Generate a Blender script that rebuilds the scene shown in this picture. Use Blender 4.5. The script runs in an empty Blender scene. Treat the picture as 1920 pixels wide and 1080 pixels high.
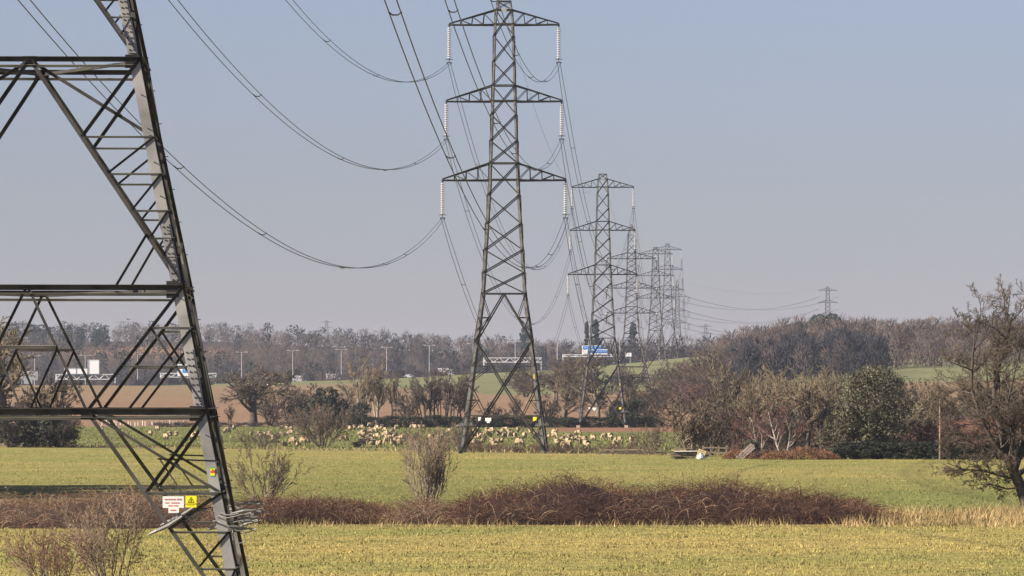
import bpy, math, random
import numpy as np
from mathutils import Vector, Matrix

# ------------------------------------------------------------------ camera, sky, sun, exposure
SC = bpy.context.scene
COL = SC.collection
F, CH, YH = 9900.0, 5.5, 740.0          # focal length in photo pixels, eye height, horizon row
cd = bpy.data.cameras.new('camera'); cam = bpy.data.objects.new('camera', cd); COL.objects.link(cam)
cam.location = (0, 0, CH); cam.rotation_euler = (math.radians(90), 0, 0)
cd.sensor_width = 36; cd.lens = 36*F/1920; cd.shift_y = 200/1920
cd.clip_start = 1; cd.clip_end = 30000
SC.camera = cam

SUN_EL = math.radians(27); SUN_AZ_TO_CAM = math.radians(19)   # sun stands to the left, a little behind the viewer
sdir = Vector((-math.cos(SUN_EL)*math.cos(SUN_AZ_TO_CAM), -math.cos(SUN_EL)*math.sin(SUN_AZ_TO_CAM), math.sin(SUN_EL)))
W = bpy.data.worlds.new('World'); SC.world = W; W.use_nodes = True
nt = W.node_tree; bg = nt.nodes['Background']
sky = nt.nodes.new('ShaderNodeTexSky'); sky.sky_type = 'NISHITA'; sky.sun_disc = False
sky.sun_elevation = SUN_EL; sky.sun_rotation = math.atan2(sdir.x, sdir.y)
sky.air_density = 1.3; sky.dust_density = 0.12; sky.ozone_density = 10.0; sky.altitude = 50
wb = nt.nodes.new('ShaderNodeMix'); wb.data_type = 'RGBA'; wb.blend_type = 'MULTIPLY'; wb.inputs[0].default_value = 1
wb.inputs[7].default_value = (1.01, .90, 1.02, 1)               # even white balance of the whole sky
hsv = nt.nodes.new('ShaderNodeHueSaturation'); hsv.inputs['Saturation'].default_value = .66; nt.links.new(sky.outputs[0], hsv.inputs['Color']); nt.links.new(hsv.outputs[0], wb.inputs[6]); nt.links.new(wb.outputs[2], bg.inputs[0]); bg.inputs[1].default_value = 0.05
sl = bpy.data.lights.new('sun', 'SUN'); so = bpy.data.objects.new('sun', sl); COL.objects.link(so)
sl.energy = 5.0; sl.angle = math.radians(0.5); sl.color = (1, 0.89, 0.74)
so.rotation_euler = (-sdir).to_track_quat('-Z', 'Y').to_euler(); so.location = (-60, 0, 80)
SC.view_settings.view_transform = 'Standard'; SC.view_settings.look = 'None'
SC.view_settings.exposure = 1.2; SC.view_settings.gamma = 1
SC.view_settings.use_curve_mapping = False
HAZE = 0.000055
SC.render.engine = 'CYCLES'
SC.cycles.max_bounces = 6; SC.cycles.volume_bounces = 0; SC.cycles.use_denoising = True

# ------------------------------------------------------------------ helpers
rng = np.random.default_rng(11)
def U(a, b, *s): return rng.uniform(a, b, *s) if s else float(rng.uniform(a, b))
def px(p, Y): return (p-960.0)/F*Y
def pz(y, Y): return CH+(YH-y)/F*Y
def yflat(y): return F*CH/(y-YH)                 # distance of a flat-ground point seen in photo row y

_perm = np.random.default_rng(5).random((256, 256))
def vn(x, y, sc=1.0, seed=0):
    """value noise, 0..1"""
    x = np.asarray(x, float)*sc+seed*17.3; y = np.asarray(y, float)*sc+seed*9.1
    xi = np.floor(x).astype(int); yi = np.floor(y).astype(int); fx = x-xi; fy = y-yi
    fx = fx*fx*(3-2*fx); fy = fy*fy*(3-2*fy)
    g = lambda a, b: _perm[a % 256, b % 256]
    return (g(xi, yi)*(1-fx)+g(xi+1, yi)*fx)*(1-fy)+(g(xi, yi+1)*(1-fx)+g(xi+1, yi+1)*fx)*fy
def fbm(x, y, sc=1.0, seed=0): return vn(x, y, sc, seed)*.55+vn(x, y, sc*2.1, seed+1)*.3+vn(x, y, sc*4.3, seed+2)*.15
def sst(a, b, x):
    t = np.clip((np.asarray(x, float)-a)/(b-a), 0, 1); return t*t*(3-2*t)

PL = ([-200, 930, 1200, 1450, 1700, 1900, 2150, 2250, 2600, 3000, 3600, 6600], [0, 0, 4.0, 8.2, 7.8, 6.8, 6.8, 10, 25, 36, 40, 32])
PR = ([-200, 930, 1250, 1500, 1800, 1900, 2150, 2250, 2600, 3000, 3600, 6600], [0, 0, 6.0, 7.0, 13.6, 14.7, 14.7, 15, 19, 24, 27, 26])
def terrain(x, Y):
    x = np.asarray(x, float); Y = np.asarray(Y, float)
    r = np.clip((x+170)/230, 0, 1)
    z = np.interp(Y, *PL)*(1-r)+np.interp(Y, *PR)*r
    z = z+12*np.exp(-((x-170)/105)**2-((Y-2000)/700)**2)*sst(1000, 1300, Y)
    z = z-2.6*sst(27, 34, x)*sst(462, 490, Y)*(1-sst(620, 700, Y))
    far = sst(900, 1100, Y)
    z = z+(fbm(x, Y, 1/90, 3)-.5)*2.0*far*(1-sst(1850, 1900, Y)*(1-sst(2150, 2250, Y)))
    z = z+(fbm(x, Y, 1/14, 7)-.5)*0.10*(1-far)
    ys = np.exp(-((Y-231)/9)**2)                                  # a shallow bank along the old hedge line
    z = z+0.22*ys*(fbm(x, Y, 1/6, 9)*1.2)
    return z
def tz(x, Y): return float(terrain(x, Y))
def edgeY(x): return 497-1.22*np.asarray(x, float)               # far edge of the second field

def mesh_np(name, V, faces):
    """faces: list of int arrays (n,k)"""
    me = bpy.data.meshes.new(name)
    V = np.ascontiguousarray(V, dtype=np.float32)
    faces = [np.asarray(f, dtype=np.int32) for f in faces if len(f)]
    me.vertices.add(len(V)); me.vertices.foreach_set('co', V.ravel())
    tot = sum(f.size for f in faces); npoly = sum(len(f) for f in faces)
    me.loops.add(tot); me.loops.foreach_set('vertex_index', np.concatenate([f.ravel() for f in faces]))
    cnt = np.concatenate([np.full(len(f), f.shape[1], np.int32) for f in faces])
    st = np.concatenate([[0], np.cumsum(cnt)[:-1]]).astype(np.int32)
    me.polygons.add(npoly); me.polygons.foreach_set('loop_start', st)
    me.update(calc_edges=True); me.validate()
    return me
def vcol(me, name, C):
    a = me.attributes.new(name, 'FLOAT_COLOR', 'POINT')
    C = np.concatenate([C, np.ones((len(C), 1))], 1).astype(np.float32); a.data.foreach_set('color', C.ravel())

def link(name, me, parent=None, mat=None, loc=None, label=None, cat=None, group=None, kind=None):
    o = bpy.data.objects.new(name, me); COL.objects.link(o)
    if parent: o.parent = parent
    if loc is not None: o.location = loc
    if mat and me is not None and not me.materials: me.materials.append(mat)
    if label: o['label'] = label
    if cat: o['category'] = cat
    if group: o['group'] = group
    if kind: o['kind'] = kind
    return o
def thing(name, loc, label, cat, group=None, rz=0.0, scale=1.0):
    o = link(name, None, None, None, loc, label, cat, group); o.rotation_euler = (0, 0, rz)
    o.scale = (scale,)*3 if not hasattr(scale, '__len__') else scale
    o.empty_display_size = .5
    return o
def copy_thing(src, loc, rz=0.0, scale=1.0, label=None, group=None):
    def rec(o, par):
        c = o.copy(); COL.objects.link(c)
        if par: c.parent = par
        for ch in o.children: rec(ch, c)
        return c
    c = rec(src, None); c.location = loc; c.rotation_euler = (0, 0, rz)
    c.scale = (scale,)*3 if not hasattr(scale, '__len__') else scale
    if label: c['label'] = label
    if group: c['group'] = group
    return c

class MB:
    """collects shapes into one mesh"""
    def __init__(s): s.v = []; s.f = []
    def add(s, vs, fs):
        b = len(s.v); s.v += [tuple(p) for p in vs]; s.f += [tuple(i+b for i in f) for f in fs]; return s
    def box(s, c, d, R=None):
        x, y, z = d[0]/2, d[1]/2, d[2]/2
        vs = [Vector((a*x, b*y, e*z)) for a in (-1, 1) for b in (-1, 1) for e in (-1, 1)]
        if R: vs = [R @ v for v in vs]
        c = Vector(c)
        return s.add([v+c for v in vs], [(0, 1, 3, 2), (4, 6, 7, 5), (0, 4, 5, 1), (2, 3, 7, 6), (0, 2, 6, 4), (1, 5, 7, 3)])
    def prism(s, p0, p1, sec):
        """extrude a cross-section given as world offsets"""
        n = len(sec); p0 = Vector(p0); p1 = Vector(p1)
        vs = [p0+q for q in sec]+[p1+q for q in sec]
        fs = [(i, (i+1) % n, n+(i+1) % n, n+i) for i in range(n)]+[tuple(range(n-1, -1, -1)), tuple(range(n, 2*n))]
        return s.add(vs, fs)
    def angle(s, p0, p1, w, t, nrm, flange=None, w2=None):
        """L section: flat flange in the face plane (normal nrm), outstanding flange along `flange` at its upper edge"""
        p0 = Vector(p0); p1 = Vector(p1); a = (p1-p0).normalized(); n = Vector(nrm); n = (n-a*n.dot(a)).normalized()
        q = n.cross(a)
        if q.z < 0 or (abs(q.z) < 1e-3 and q.x < 0): q = -q
        m = n if flange is None else (n if n.dot(flange) > 0 else -n)
        w2 = w2 or w*.85
        sec = [-q*w/2, q*w/2, q*w/2+m*w2, q*(w/2-t)+m*w2, q*(w/2-t)+m*t, -q*w/2+m*t]
        return s.prism(p0, p1, sec)
    def corner(s, p0, p1, w, t, e1, e2):
        e1 = Vector(e1); e2 = Vector(e2)
        return s.prism(p0, p1, [Vector((0, 0, 0)), e1*w, e1*w+e2*t, e1*t+e2*t, e1*t+e2*w, e2*w])
    def tube(s, pts, r, n=6, caps=True):
        pts = [Vector(p) for p in pts]; rs = r if hasattr(r, '__len__') else [r]*len(pts)
        vs = []; fs = []
        for i, p in enumerate(pts):
            a = (pts[min(i+1, len(pts)-1)]-pts[max(i-1, 0)]).normalized()
            h = Vector((0, 0, 1)) if abs(a.z) < .9 else Vector((1, 0, 0))
            e = a.cross(h).normalized(); g = e.cross(a)
            vs += [p+(e*math.cos(2*math.pi*k/n)+g*math.sin(2*math.pi*k/n))*rs[i] for k in range(n)]
        for i in range(len(pts)-1):
            fs += [(i*n+k, i*n+(k+1) % n, (i+1)*n+(k+1) % n, (i+1)*n+k) for k in range(n)]
        if caps: fs += [tuple(range(n-1, -1, -1)), tuple((len(pts)-1)*n+k for k in range(n))]
        return s.add(vs, fs)
    def lathe(s, prof, n=10):
        vs = [Vector((r*math.cos(2*math.pi*k/n), r*math.sin(2*math.pi*k/n), z)) for r, z in prof for k in range(n)]
        fs = [(i*n+k, i*n+(k+1) % n, (i+1)*n+(k+1) % n, (i+1)*n+k) for i in range(len(prof)-1) for k in range(n)]
        fs += [tuple(range(n-1, -1, -1)), tuple((len(prof)-1)*n+k for k in range(n))]
        return s.add(vs, fs)
    def mesh(s, name):
        me = bpy.data.meshes.new(name); me.from_pydata(s.v, [], s.f); me.update(); return me
    def obj(s, name, mat, parent=None, **k): return link(name, s.mesh(name), parent, mat, **k)

# ------------------------------------------------------------------ materials
def new_mat(name):
    m = bpy.data.materials.new(name); m.use_nodes = True
    return m, m.node_tree.nodes, m.node_tree.links, m.node_tree.nodes['Principled BSDF']
def mat(name, c, rough=.8, var=.25, scale=3.0, metal=0.0, rand=0.0, c2=None, bump=0.0, spec=.3, coord='Object', detail=4):
    m, N, L, B = new_mat(name)
    tc = N.new('ShaderNodeTexCoord'); no = N.new('ShaderNodeTexNoise'); no.inputs['Scale'].default_value = scale; no.inputs['Detail'].default_value = detail
    L.new(tc.outputs[coord], no.inputs['Vector'])
    mx = N.new('ShaderNodeMix'); mx.data_type = 'RGBA'
    rp = N.new('ShaderNodeMapRange'); rp.inputs[1].default_value = .3; rp.inputs[2].default_value = .7
    L.new(no.outputs['Fac'], rp.inputs[0]); L.new(rp.outputs[0], mx.inputs[0])
    a = tuple(min(1, x*(1-var)) for x in c); b = c2 or tuple(min(1, x*(1+var)) for x in c)
    mx.inputs[6].default_value = (*a, 1); mx.inputs[7].default_value = (*b, 1)
    out = mx.outputs[2]
    if rand:
        oi = N.new('ShaderNodeObjectInfo'); hs = N.new('ShaderNodeHueSaturation')
        r2 = N.new('ShaderNodeMapRange'); r2.inputs[3].default_value = 1-rand; r2.inputs[4].default_value = 1+rand
        L.new(oi.outputs['Random'], r2.inputs[0]); L.new(r2.outputs[0], hs.inputs['Value']); L.new(out, hs.inputs['Color']); out = hs.outputs[0]
    L.new(out, B.inputs['Base Color']); B.inputs['Roughness'].default_value = rough; B.inputs['Metallic'].default_value = metal
    B.inputs['Specular IOR Level'].default_value = spec
    if bump:
        bp = N.new('ShaderNodeBump'); bp.inputs['Strength'].default_value = bump; L.new(no.outputs['Fac'], bp.inputs['Height']); L.new(bp.outputs[0], B.inputs['Normal'])
    return m
def mat_attr(name, rough=.9, scale=1.5, var=.25, spec=.2, trans=0.0):
    """colour from the mesh's own tint, with a little noise"""
    m, N, L, B = new_mat(name)
    at = N.new('ShaderNodeAttribute'); at.attribute_name = 'tint'
    tc = N.new('ShaderNodeTexCoord'); no = N.new('ShaderNodeTexNoise'); no.inputs['Scale'].default_value = scale; no.inputs['Detail'].default_value = 6
    L.new(tc.outputs['Object'], no.inputs['Vector'])
    rp = N.new('ShaderNodeMapRange'); rp.inputs[1].default_value = .3; rp.inputs[2].default_value = .7; rp.inputs[3].default_value = 1-var; rp.inputs[4].default_value = 1+var
    L.new(no.outputs['Fac'], rp.inputs[0])
    hs = N.new('ShaderNodeHueSaturation'); L.new(at.outputs['Color'], hs.inputs['Color']); L.new(rp.outputs[0], hs.inputs['Value'])
    L.new(hs.outputs[0], B.inputs['Base Color']); B.inputs['Roughness'].default_value = rough; B.inputs['Specular IOR Level'].default_value = spec
    return m
M = {}
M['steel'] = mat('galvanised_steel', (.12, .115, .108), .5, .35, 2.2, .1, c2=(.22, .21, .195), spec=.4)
M['steel_brace'] = mat('shade_toned_steel', (.030, .029, .028), .6, .3, 2.2, 0, c2=(.060, .056, .052), spec=.25)  # same steel, darkened: shade on braces and crossarms put into the colour
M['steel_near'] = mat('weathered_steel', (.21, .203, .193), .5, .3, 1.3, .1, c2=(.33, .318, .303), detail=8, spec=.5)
M['near_brace'] = mat('shade_toned_steel_near', (.020, .019, .0185), .55, .3, 1.6, 0, c2=(.060, .056, .052), detail=8, spec=.25)  # near pylon's bracing steel, its unlit look painted in as dark colour
M['guard_metal'] = mat('guard_metal', (.24, .237, .23), .5, .25, 3, .2)
M['steel_dark'] = mat('dark_steel', (.04, .04, .04), .6, .3, 3)
M['wire'] = mat('aluminium_wire', (.06, .06, .063), .5, .2, 2, .3)
M['porcelain'] = mat('porcelain', (.46, .44, .42), .25, .15, 8, spec=.5)
M['cream'] = mat('wool', (.32, .245, .150), .95, .25, 6, rand=.25)
M['wool_grey'] = mat('wool_grey', (.16, .12, .09), .95, .2, 6, rand=.15)
M['black_face'] = mat('black_face', (.02, .017, .015), .8, .2, 8)
M['sack'] = mat('white_sack', (.45, .45, .44), .6, .2, 5)
M['white'] = mat('white_paint', (.80, .79, .77), .5, .06, 2)
M['pale_metal'] = mat('pale_metal', (.36, .36, .36), .45, .15, 2)
M['yellow'] = mat('yellow_plate', (.86, .78, .02), .45, .05, 5)
M['red'] = mat('red_print', (.62, .08, .06), .6, .1, 5)
M['green_print'] = mat('green_print', (.10, .35, .10), .6, .1, 5)
M['black'] = mat('black_print', (.015, .015, .015), .6, .1, 5)
M['blue'] = mat('blue_sign', (.02, .22, .66), .45, .06, 2)
M['gantry_white'] = mat('gantry_paint', (.60, .60, .60), .5, .1, 2)
M['grey_sign'] = mat('grey_sign_back', (.30, .30, .30), .6, .1, 1)
M['lens'] = mat('white_disc', (.55, .54, .52), .4, .03, 2)
M['asphalt'] = mat('asphalt', (.07, .07, .072), .9, .2, .6)
M['post_wood'] = mat('weathered_timber', (.22, .17, .125), .85, .35, 7)
M['dark_wood'] = mat('dark_timber', (.10, .08, .065), .9, .35, 5)
M['pallet_wood'] = mat('new_timber', (.60, .46, .22), .8, .25, 6)
M['tile_roof'] = mat('clay_tiles', (.15, .068, .045), .9, .4, 2.5, bump=.3)
M['brick'] = mat('dark_brick', (.13, .085, .065), .9, .3, 4)
M['glass'] = mat('window_glass', (.08, .09, .10), .1, .1, 2, spec=.5)
M['guard'] = mat('tree_guard_plastic', (.72, .66, .58), .6, .15, 4)
M['bark_dark'] = mat('dark_bark', (.075, .060, .050), .95, .4, 5, rand=.2)
M['bark_brown'] = mat('brown_bark', (.15, .118, .092), .95, .4, 5, rand=.2)
M['bark_pale'] = mat('pale_bark', (.26, .215, .165), .95, .35, 5, rand=.2)
M['bark_birch'] = mat('birch_bark', (.22, .185, .155), .8, .3, 6, c2=(.36, .31, .27))
M['twig_dark'] = mat('dark_twigs', (.060, .047, .040), .95, .35, 1.2, rand=.25)
M['twig_brown'] = mat('brown_twigs', (.106, .081, .058), .95, .35, 1.0, rand=.22)
M['twig_pale'] = mat('pale_twigs', (.190, .148, .095), .95, .3, 1.0, rand=.2)
M['twig_red'] = mat('red_twigs', (.125, .068, .058), .95, .3, 1.0, rand=.2)
M['twig_straw'] = mat('straw_twigs', (.23, .165, .11), .95, .3, 1.0)
M['twig_rust'] = mat('rusty_twigs', (.19, .105, .075), .95, .3, 1.0)
M['leaf_dark'] = mat('evergreen_leaves', (.018, .024, .014), .65, .5, 1.4, c2=(.045, .050, .030), rand=.15)
M['leaf_ivy'] = mat('ivy_leaves', (.034, .037, .020), .6, .5, .8, c2=(.145, .135, .078), rand=.15)
M['leaf_conifer'] = mat('conifer_needles', (.025, .045, .035), .8, .4, 1.0, rand=.15)
M['bracken'] = mat('dead_bracken', (.17, .080, .042), .95, .4, 2.0, c2=(.25, .135, .075))
M['sheet'] = mat('pale_sheet', (.36, .29, .25), .8, .35, 4)
M['car_white'] = mat('vehicle_white', (.50, .50, .50), .3, .03, 1, spec=.5)
M['tyre'] = mat('tyre_rubber', (.02, .02, .02), .9, .1, 5)
M['bird'] = mat('bird_plumage', (.05, .04, .035), .8, .2, 10)
M['foot'] = mat('concrete_foot', (.40, .34, .28), .9, .2, 4)

# ------------------------------------------------------------------ the ground: one sheet out to the horizon
def ground_colour(x, Y):
    n1 = fbm(x, Y, 1/22, 21)[..., None]; n2 = fbm(x, Y, 1/5.5, 31)[..., None]; n3 = fbm(x*.25, Y, 1/40, 41)[..., None]
    A = lambda *c: np.array(c)
    straw, green, deep = A(.335, .264, .086), A(.205, .205, .056), A(.138, .154, .044)
    n4 = fbm(x*.6, Y, 1/2.6, 47)[..., None]
    k = np.clip((n1*.35+n2*.3+n4*.35-.34)*3.0, 0, 1)
    c = straw*(1-k)+green*k
    far = sst(232, 250, Y)[..., None]*(1-sst(262, 400, Y)[..., None]*.8)      # lusher strip beyond the bramble
    c = c*(1-.7*far)+deep*.7*far*(.75+.5*n3)
    Yx = Y[..., None]; e = (edgeY(x)+(fbm(x, Y, 1/9, 51)-.5)*8)[..., None]
    past = A(.150, .155, .048)*(.75+.5*n2)
    drygrass = A(.24, .18, .085)
    strip = np.exp(-((Yx-e-6)/9)**2)
    past = past*(1-.7*strip)+drygrass*.7*strip
    inp = (Yx > e).astype(float)
    c = c*(1-inp)+past*inp
    soil = A(.235, .125, .072)
    sm = sst(760, 800, Yx)*sst(3, 9, x[..., None])*(1-sst(905, 920, Yx))
    c = c*(1-sm)+soil*sm
    plough = A(.255, .160, .095)*(.82+.36*n3); stubble = A(.225, .160, .090)*(.85+.3*n3)
    mixp = sst(1060, 1330, Yx); plough = plough*(1-mixp)+stubble*mixp
    inc = sst(903+10*n1, 915+10*n1, Yx)
    c = c*(1-inc)+plough*inc
    yb = np.interp(x, [-44, -28, -5, 60], [1620, 1400, 1265, 1270])[..., None]
    ind = sst(yb-2, yb+2, Yx); hill = A(.170, .175, .080)*(.85+.3*n1)
    c = c*(1-ind)+hill*ind
    inw = sst(1905, 1925, Yx); floor = A(.055, .043, .034)*(.7+.6*n2)
    c = c*(1-inw)+floor*inw
    heath = np.exp(-(((x[..., None]+183)/34)**2)-((Yx-2700)/120)**2)*1.6
    heath = np.clip(heath, 0, 1)*inw; c = c*(1-heath)+A(.26, .15, .085)*heath
    # rough bank along the bramble line: dead grass
    bank = np.exp(-((Yx-229)/9)**4)
    c = c*(1-.75*bank)+A(.26, .17, .08)*(.7+.6*n2)*.75*bank
    return c
xs = np.unique(np.concatenate([np.arange(-96, 96.1, 2.8), np.linspace(96, 260, 28), -np.linspace(96, 260, 28), np.linspace(260, 1500, 26), -np.linspace(260, 1500, 26)]))
ys = np.unique(np.concatenate([np.arange(-60, 140, 10), np.arange(140, 560, 2.8), np.arange(560, 940, 4.0), np.arange(940, 2200, 10), np.arange(2200, 6401, 50)]))
GX, GY = np.meshgrid(xs, ys)
V = np.stack([GX, GY, terrain(GX, GY)], -1).reshape(-1, 3)
nx, ny = len(xs), len(ys)
ii = (np.arange(ny-1)[:, None]*nx+np.arange(nx-1)[None]).ravel()
gm = mesh_np('ground', V, [np.stack([ii, ii+1, ii+nx+1, ii+nx], 1)])
vcol(gm, 'tint', ground_colour(GX, GY).reshape(-1, 3))
m, N, L, B = new_mat('field_ground')
at = N.new('ShaderNodeAttribute'); at.attribute_name = 'tint'
tc = N.new('ShaderNodeTexCoord')
n1 = N.new('ShaderNodeTexNoise'); n1.inputs['Scale'].default_value = .9; n1.inputs['Detail'].default_value = 8
n2 = N.new('ShaderNodeTexNoise'); n2.inputs['Scale'].default_value = 5; n2.inputs['Detail'].default_value = 6
for n in (n1, n2): L.new(tc.outputs['Object'], n.inputs['Vector'])
ad = N.new('ShaderNodeMath'); ad.operation = 'ADD'; L.new(n1.outputs['Fac'], ad.inputs[0]); L.new(n2.outputs['Fac'], ad.inputs[1])
rp = N.new('ShaderNodeMapRange'); rp.inputs[1].default_value = .7; rp.inputs[2].default_value = 1.3; rp.inputs[3].default_value = .55; rp.inputs[4].default_value = 1.35
L.new(ad.outputs[0], rp.inputs[0])
hs = N.new('ShaderNodeHueSaturation'); L.new(at.outputs['Color'], hs.inputs['Color']); L.new(rp.outputs[0], hs.inputs['Value'])
L.new(hs.outputs[0], B.inputs['Base Color']); B.inputs['Roughness'].default_value = 1; B.inputs['Specular IOR Level'].default_value = .1
bp = N.new('ShaderNodeBump'); bp.inputs['Strength'].default_value = .6; bp.inputs['Distance'].default_value = .12; L.new(ad.outputs[0], bp.inputs['Height']); L.new(bp.outputs[0], B.inputs['Normal'])
for p in gm.polygons[:1]: pass
gm.polygons.foreach_set('use_smooth', np.ones(len(gm.polygons), bool))
link('ground', gm, mat=m, kind='structure')

# motorway carriageway: a thin sheet that follows the land
mx_ = np.linspace(-420, 420, 85); my_ = np.array([1985, 2000, 2015, 2030.])
MX, MY = np.meshgrid(mx_, my_)
V = np.stack([MX, MY, terrain(MX, MY)+.15], -1).reshape(-1, 3); n_ = len(mx_)
ii = (np.arange(3)[:, None]*n_+np.arange(n_-1)[None]).ravel()
link('motorway', mesh_np('motorway', V, [np.stack([ii, ii+1, ii+n_+1, ii+n_], 1)]), mat=M['asphalt'], kind='structure')

# ------------------------------------------------------------------ lattice pylons
def hwf(tab): 
    zs = [a for a, b in tab]; ws = [b for a, b in tab]
    return lambda z: float(np.interp(z, zs, ws))
FACES = [((0, -1), (1, 0)), ((0, 1), (-1, 0)), ((1, 0), (0, 1)), ((-1, 0), (0, -1))]     # (outward normal, in-face x direction)
class Tower:
    def __init__(s, hw): s.hw = hw; s.m = []        # members: (name, group key, mesh builder)
    def pt(s, face, u, z):
        (nx_, ny_), (ex, ey) = FACES[face]; w = s.hw(z)
        return Vector((nx_*w+ex*u, ny_*w+ey*u, z))
    def leg(s, zz, w, t=None, name='leg'):
        for sx in (-1, 1):
            for sy in (-1, 1):
                b = MB()
                for z0, z1 in zip(zz[:-1], zz[1:]):
                    p0 = Vector((sx*s.hw(z0), sy*s.hw(z0), z0)); p1 = Vector((sx*s.hw(z1), sy*s.hw(z1), z1+.02))
                    f = w(z0) if callable(w) else w
                    b.corner(p0, p1, f, (t or .10*f), (-sx, 0, 0), (0, -sy, 0))
                s.m.append((name, 'leg%d%d' % (sx, sy), b))
    def brace(s, face, a, c, w, name='diagonal_brace', key='bracing', off=0.0, mid=False):
        n = Vector((*FACES[face][0], 0))
        d = n*off
        fl = Vector((0, -1, 0)) if face < 2 else n
        s.m.append((name, key, MB().angle(s.pt(face, *a)+d, s.pt(face, *c)+d, w, w*.13, n, fl)))
    def brace4(s, a, c, w, name='diagonal_brace', mirror=True, off=0.0, faces=(0, 1, 2, 3)):
        for f in faces:
            s.brace(f, a, c, w, name, off=off)
            if mirror: s.brace(f, (-a[0], a[1]), (-c[0], c[1]), w, name, off=off+(.02 if a[0]*c[0] < 0 or a[0] == 0 == c[0] else 0))
    def L(s, z, k=1): return (k*s.hw(z), z)
    def xpanel(s, z0, z1, w):
        for f in range(4):
            s.brace(f, s.L(z0, -1), s.L(z1, 1), w, off=.015)
            s.brace(f, s.L(z0, 1), s.L(z1, -1), w*.85, off=-.03)
    def horiz(s, z, w, name='horizontal_brace', faces=(0, 1, 2, 3)):
        for f in faces: s.brace(f, s.L(z, -1), s.L(z, 1), w, name)
    def arm(s, zc, zt, tip, w, panels=4, sides=(-1, 1)):
        for sx in sides:
            key = 'arm%.1f%d' % (zc, sx); b0, b1 = s.hw(zc), s.hw(zt)
            T = Vector((sx*tip, 0, zc))
            for sy in (-1, 1):
                Bp = Vector((sx*b0, sy*b0, zc)); Tp = Vector((sx*b1, sy*b1, zt)); t_ = T+Vector((0, sy*.12, 0))
                tt = t_+Vector((0, 0, .08))
                n = Vector((0, sy, 0))
                s.m.append(('crossarm_chord', key, MB().angle(Bp, t_, w*1.25, w*.16, Vector((0, 0, -1)), Vector((0, 0, -1)))))
                s.m.append(('crossarm_tie', key, MB().angle(Tp, tt, w, w*.13, n, Vector((0, -1, 0)))))
                prev = None
                for i in range(1, panels):
                    k = i/panels; lo = Bp.lerp(t_, k); hi = Tp.lerp(tt, k)
                    s.m.append(('crossarm_strut', key, MB().angle(lo, hi, w*.55, w*.09, n, Vector((0, -1, 0)))))
                    lo0 = Bp.lerp(t_, (i-1)/panels)
                    s.m.append(('crossarm_strut', key, MB().angle(lo0, hi, w*.55, w*.09, n, Vector((0, -1, 0)))))
            for i in range(panels):
                k0, k1 = i/panels, (i+1)/panels
                B_ = lambda k, q: Vector((sx*b0, q*b0, zc)).lerp(T+Vector((0, q*.12, 0)), k)
                s.m.append(('crossarm_strut', key, MB().angle(B_(k0, -1), B_(k1, 1), w*.5, w*.08, Vector((0, 0, 1)))))
            s.m.append(('tip_plate', key, MB().box(T+Vector((0, 0, -.06)), (.16, .34, .24))))
    def build(s, loc, rz, label, group, mt, detail=2, scale=1.0, name='lattice_pylon'):
        root = thing(name, loc, label, 'pylon', group, rz, scale)
        if detail == 2:
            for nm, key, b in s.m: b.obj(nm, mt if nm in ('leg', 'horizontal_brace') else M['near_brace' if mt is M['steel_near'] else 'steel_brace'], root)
        else:
            J = {}
            for nm, key, b in s.m: J.setdefault(key, MB()).add(b.v, b.f)
            for key, b in J.items():
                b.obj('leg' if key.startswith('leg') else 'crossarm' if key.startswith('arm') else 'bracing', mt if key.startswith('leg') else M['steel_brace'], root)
        return root

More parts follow.
